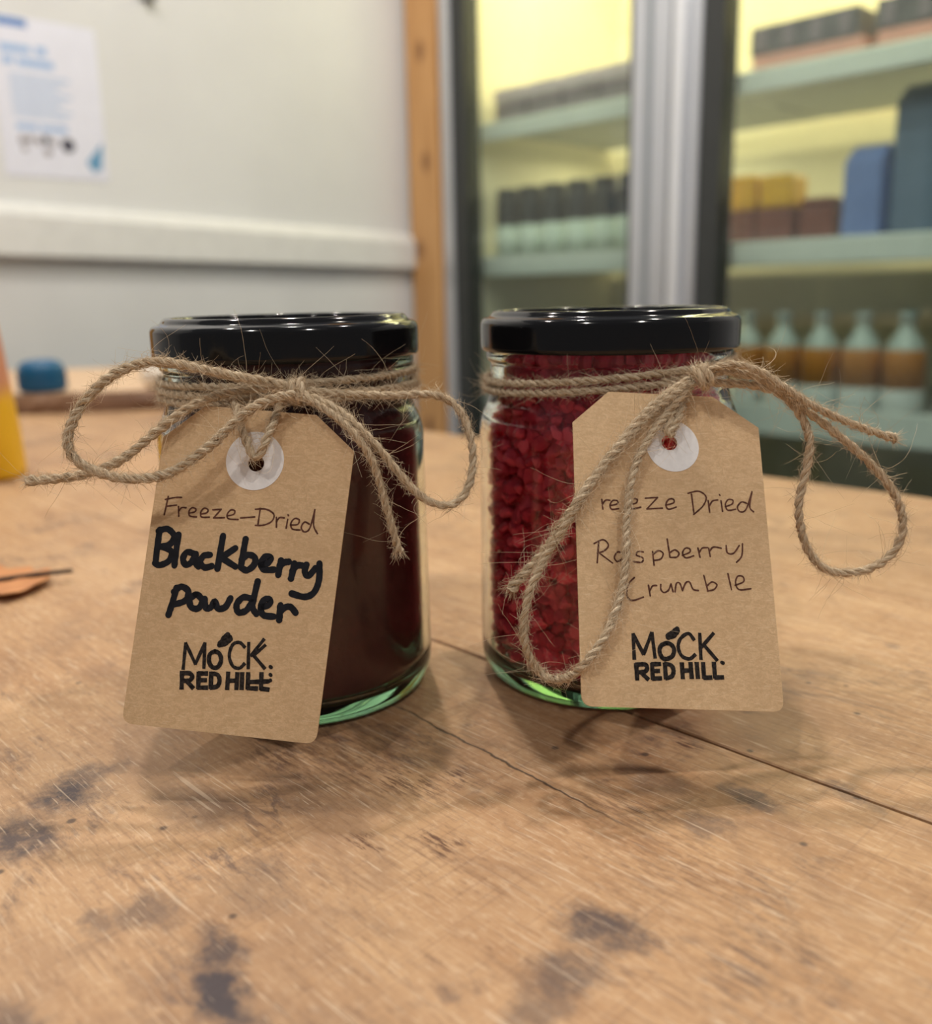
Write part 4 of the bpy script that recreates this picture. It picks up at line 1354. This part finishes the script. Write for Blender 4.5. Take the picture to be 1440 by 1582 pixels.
for x0, x1, gl, gr in ((-0.010, 0.590, 'L', 'R'), (0.594, 1.262, 'L', 'R')):
    z0, z1 = FZ - 0.62, TOP - 0.02
    lw = 0.035 if x0 < 0.1 else 0.058
    rw = 0.082 if x0 < 0.1 else 0.05
    bm = bmesh.new()
    add_box(bm, x0, x0 + lw, 0.0, 0.042, z0, z1, 0.004)
    add_box(bm, x1 - rw, x1, 0.0, 0.042, z0, z1, 0.004)
    add_box(bm, x0 + lw, x1 - rw, 0.002, 0.042, z0, z0 + 0.30 - 0.0, 0.002)
    add_box(bm, x0 + lw, x1 - rw, 0.002, 0.042, z1 - 0.05, z1, 0.002)
    d = from_bm('door', bm, M['alu'], fridge)
    gx0, gx1 = x0 + lw, x1 - rw
    gz0, gz1 = z0 + 0.30, z1 - 0.05
    g = 0.042
    bm = bmesh.new()
    for b in ((gx0, gx0 + g, 0.004, 0.05, gz0, gz1), (gx1 - 0.008, gx1, 0.004, 0.05, gz0, gz1), (gx0 + g, gx1 - 0.008, 0.004, 0.05, gz0, gz0 + 0.02), (gx0 + g, gx1 - 0.008, 0.004, 0.05, gz1 - 0.02, gz1)):
        add_box(bm, *b)
    o = from_bm('gasket', bm, M['gasket'], d)
    o['label'] = 'black rubber gasket'
    box('glass_pane', (gx0 + g * 0.6, gx1 - 0.004, 0.018, 0.023, gz0 + 0.005, gz1 - 0.005), M['bottle_glass'], d)
    # rounded bar running the height of the meeting stiles
    if x0 < 0.1:
        box('stile_groove', (x1 - 0.050, x1 - 0.038, -0.002, 0.004, z0, z1), M['alu_dark'], d)
    else:
        box('stile_bar', (x0 + 0.008, x0 + 0.034, -0.014, 0.004, z0, z1), M['alu_light'], d, bev=0.005, seg=3, smooth=False)
# shelves with price rails
RAILS = [(0.438, 0.476), (0.146, 0.190), (-0.155, -0.098)]
for zb, zt in RAILS:
    for (xa, xb) in ((0.03, 0.612), (0.622, 1.228)):
        bm = bmesh.new()
        add_box(bm, xa, xb, 0.090, 0.56, FZ + zt - 0.014, FZ + zt - 0.004)
        s = from_bm('shelf', bm, M['shelf'], fridge)
        box('price_rail', (xa, xb, 0.074, 0.088, FZ + zb, FZ + zt), M['rail'], s, bev=0.003)
bx = box('centre_post', (0.604, 0.630, 0.055, 0.075, FZ - 0.45, TOP - 0.02), M['alu'], fridge)
for x in (0.600, 0.634):
    pass
o = box('light_tube', (0.611, 0.623, 0.0755, 0.0855, FZ - 0.3, TOP - 0.1), M['led'], fridge)
for x in (0.30, 0.93):
    lp = lamp('fridge_lamp', 'AREA', (0, 0, 0), 7.5, (1.0, 0.84, 0.46), 0.5, None, 0.10)
    lp.location = FO + U * x + N * 0.26 + Vector((0, 0, TOP + FLOOR_Z - 0.03))
    lp.rotation_euler = (0, 0, ANG)
    lp = lamp('fridge_lamp', 'AREA', (0, 0, 0), 1.6, (1.0, 0.86, 0.52), 0.34, None, 0.06)
    lp.location = FO + U * x + N * 0.40 + Vector((0, 0, 0.425))
    lp.rotation_euler = (0, 0, ANG)


def goods(name, x, y, z):
    p = FO + U * x + N * y + Vector((0, 0, z))
    return empty(name, p, ROOM)


SHA, SHB, SHC = 0.4725, 0.1865, -0.1015      # shelf tops
# left door, upper shelf: mauve packs under lavender packs
ORD = ['leftmost', 'second', 'third', 'fourth', 'fifth', 'sixth', 'seventh', 'eighth']
for k in range(4):
    x = 0.065 + 0.098 * k
    g = goods('tray_pack', x, 0.10, SHA)
    tag(g, '%s mauve tray with lavender lid on the upper shelf, left glass door' % ORD[k], 'tray', 'trays on the upper fridge shelf')
    box('tray', (0, 0.092, 0, 0.16, 0.0003, 0.042), M['mauve'], g, bev=0.003)
    box('tray_lid', (-0.002, 0.094, -0.003, 0.163, 0.0425, 0.074), M['lavender'], g, bev=0.006)
# left door, middle shelf: dark jars with pale labels
for k in range(6):
    x = 0.075 + 0.069 * k
    g = goods('dark_jar', x, 0.13, SHB)
    tag(g, '%s of six dark jars on the middle shelf behind the left glass door' % ORD[k], 'jar', 'dark jars on the middle fridge shelf')
    lathe('jar_body', smooth_prof([(0, 0.0004), (0.026, 0.0004), (0.029, 0.004), (0.029, 0.120), (0.026, 0.130), (0.024, 0.134)], 3) + [(0.0, 0.134)], M['jardark'], g, 32)
    lathe('label_band', [(0.0292, 0.004), (0.0298, 0.004), (0.0298, 0.070), (0.0292, 0.070)], M['jarlab'], g, 32, True)
    lathe('jar_lid', [(0, 0.134), (0.0255, 0.134), (0.0265, 0.137), (0.0265, 0.150), (0.025, 0.152), (0, 0.152)], M['jardark'], g, 32)
# right door, upper shelf: dark grey boxes on pink boxes
for k, (xa, xb) in enumerate(((0.692, 0.888), (0.910, 1.130))):
    g = goods('pink_box', xa, 0.10, SHA)
    tag(g, 'pink carton under the %s dark grey carton on the upper shelf' % ('longer' if k == 0 else 'second'), 'carton')
    box('carton', (0, xb - xa, 0, 0.2, 0.0003, 0.030), M['pink'], g, bev=0.002)
    box('carton_flap', (0.004, xb - xa - 0.004, -0.001, 0.0, 0.018, 0.028), M['pink'], g)
    g = goods('grey_box', xa - 0.004, 0.10, SHA + 0.0305)
    tag(g, '%s dark grey cartons lying on pink cartons on the upper shelf' % ('left of the two' if k == 0 else 'right of the two'), 'carton')
    box('carton', (0, xb - xa - 0.006, 0, 0.2, 0.0003, 0.046), M['dgrey'], g, bev=0.002)
    for i in range(4):
        w = (xb - xa) / 4
        box('cup', (i * w + 0.012, i * w + 0.030, -0.002, 0.0, 0.006, 0.040), M['mauve'], g)
g = goods('peach_box', 0.60, 0.34, SHA)
tag(g, 'long peach carton standing at the back of the upper shelf behind the dark grey cartons', 'carton')
box('carton', (0, 0.46, 0, 0.12, 0.0003, 0.118), M['peach'], g, bev=0.003)
box('carton_flap', (0.01, 0.45, -0.0015, 0.0, 0.085, 0.112), M['pink'], g)
# right door, middle shelf: gold-topped maroon cartons, then blue blocks added for a reflection in the door glass
for k in range(3):
    x = 0.640 + 0.070 * k
    g = goods('juice_carton', x, 0.11 + 0.02 * (k == 2), SHB)
    tag(g, '%s of three maroon cartons on the middle shelf behind the right glass door' % ORD[k], 'carton', 'maroon cartons on the middle fridge shelf')
    box('carton', (0, 0.064, 0, 0.07, 0.0003, 0.060), M['maroon'], g, bev=0.003)
    box('gold_top', (0.001, 0.063, 0.001, 0.069, 0.0603, (0.122, 0.118, 0.075)[k]), M['gold' if k < 2 else 'maroon'], g, bev=0.008)
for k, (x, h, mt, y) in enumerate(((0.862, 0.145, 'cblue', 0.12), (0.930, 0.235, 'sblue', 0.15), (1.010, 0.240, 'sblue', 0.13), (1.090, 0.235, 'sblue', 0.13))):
    g = goods('blue_reflection', x, y, SHB)
    tag(g, ('short bright blue block standing for a reflection, middle shelf behind the right glass door', 'tall slate blue reflection block right beside the short bright blue block', 'tall slate blue reflection block second to the right of the short bright block', 'tall slate blue reflection block at the far end of the middle fridge shelf')[k], 'carton', None)
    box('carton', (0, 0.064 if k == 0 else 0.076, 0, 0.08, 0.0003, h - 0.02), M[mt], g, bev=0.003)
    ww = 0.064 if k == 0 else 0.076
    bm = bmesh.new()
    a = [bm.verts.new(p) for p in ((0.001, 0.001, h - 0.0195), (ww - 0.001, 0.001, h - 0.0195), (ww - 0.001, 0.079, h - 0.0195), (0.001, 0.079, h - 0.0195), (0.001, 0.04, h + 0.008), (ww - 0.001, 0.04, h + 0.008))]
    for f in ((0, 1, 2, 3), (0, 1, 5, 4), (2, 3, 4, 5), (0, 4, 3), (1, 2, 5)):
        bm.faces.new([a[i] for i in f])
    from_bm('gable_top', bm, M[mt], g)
# lower shelf: juice bottles with white labels
for k in range(8):
    x = (0.075 + 0.16 * k) if k < 3 else 0.690 + 0.0735 * (k - 3)
    g = goods('juice_bottle', x, 0.135, SHC)
    side = 'left' if k < 3 else 'right'
    kk = k if k < 3 else k - 3
    tag(g, '%s orange juice bottle on the lower shelf behind the %s glass door' % (ORD[kk], side), 'bottle', 'juice bottles on the lower fridge shelf')
    lathe('label_band', [(0.0, 0.0004), (0.033, 0.0004), (0.0345, 0.004), (0.0345, 0.036), (0.034, 0.038), (0.0, 0.038)], M['blabel'], g, 32)
    lathe('bottle_body', [(0.0, 0.0382), (0.034, 0.0382), (0.034, 0.085), (0.033, 0.096), (0.031, 0.104), (0, 0.104)], M['juice'], g, 32)
    lathe('bottle_neck', smooth_prof([(0.031, 0.1042), (0.028, 0.114), (0.019, 0.128), (0.0135, 0.140), (0.013, 0.150)], 3) + [(0, 0.150)], M['clearb'], g, 32)
    lathe('bottle_cap', [(0, 0.1502), (0.0150, 0.1502), (0.0150, 0.164), (0.014, 0.166), (0, 0.166)], M['cap'], g, 32)
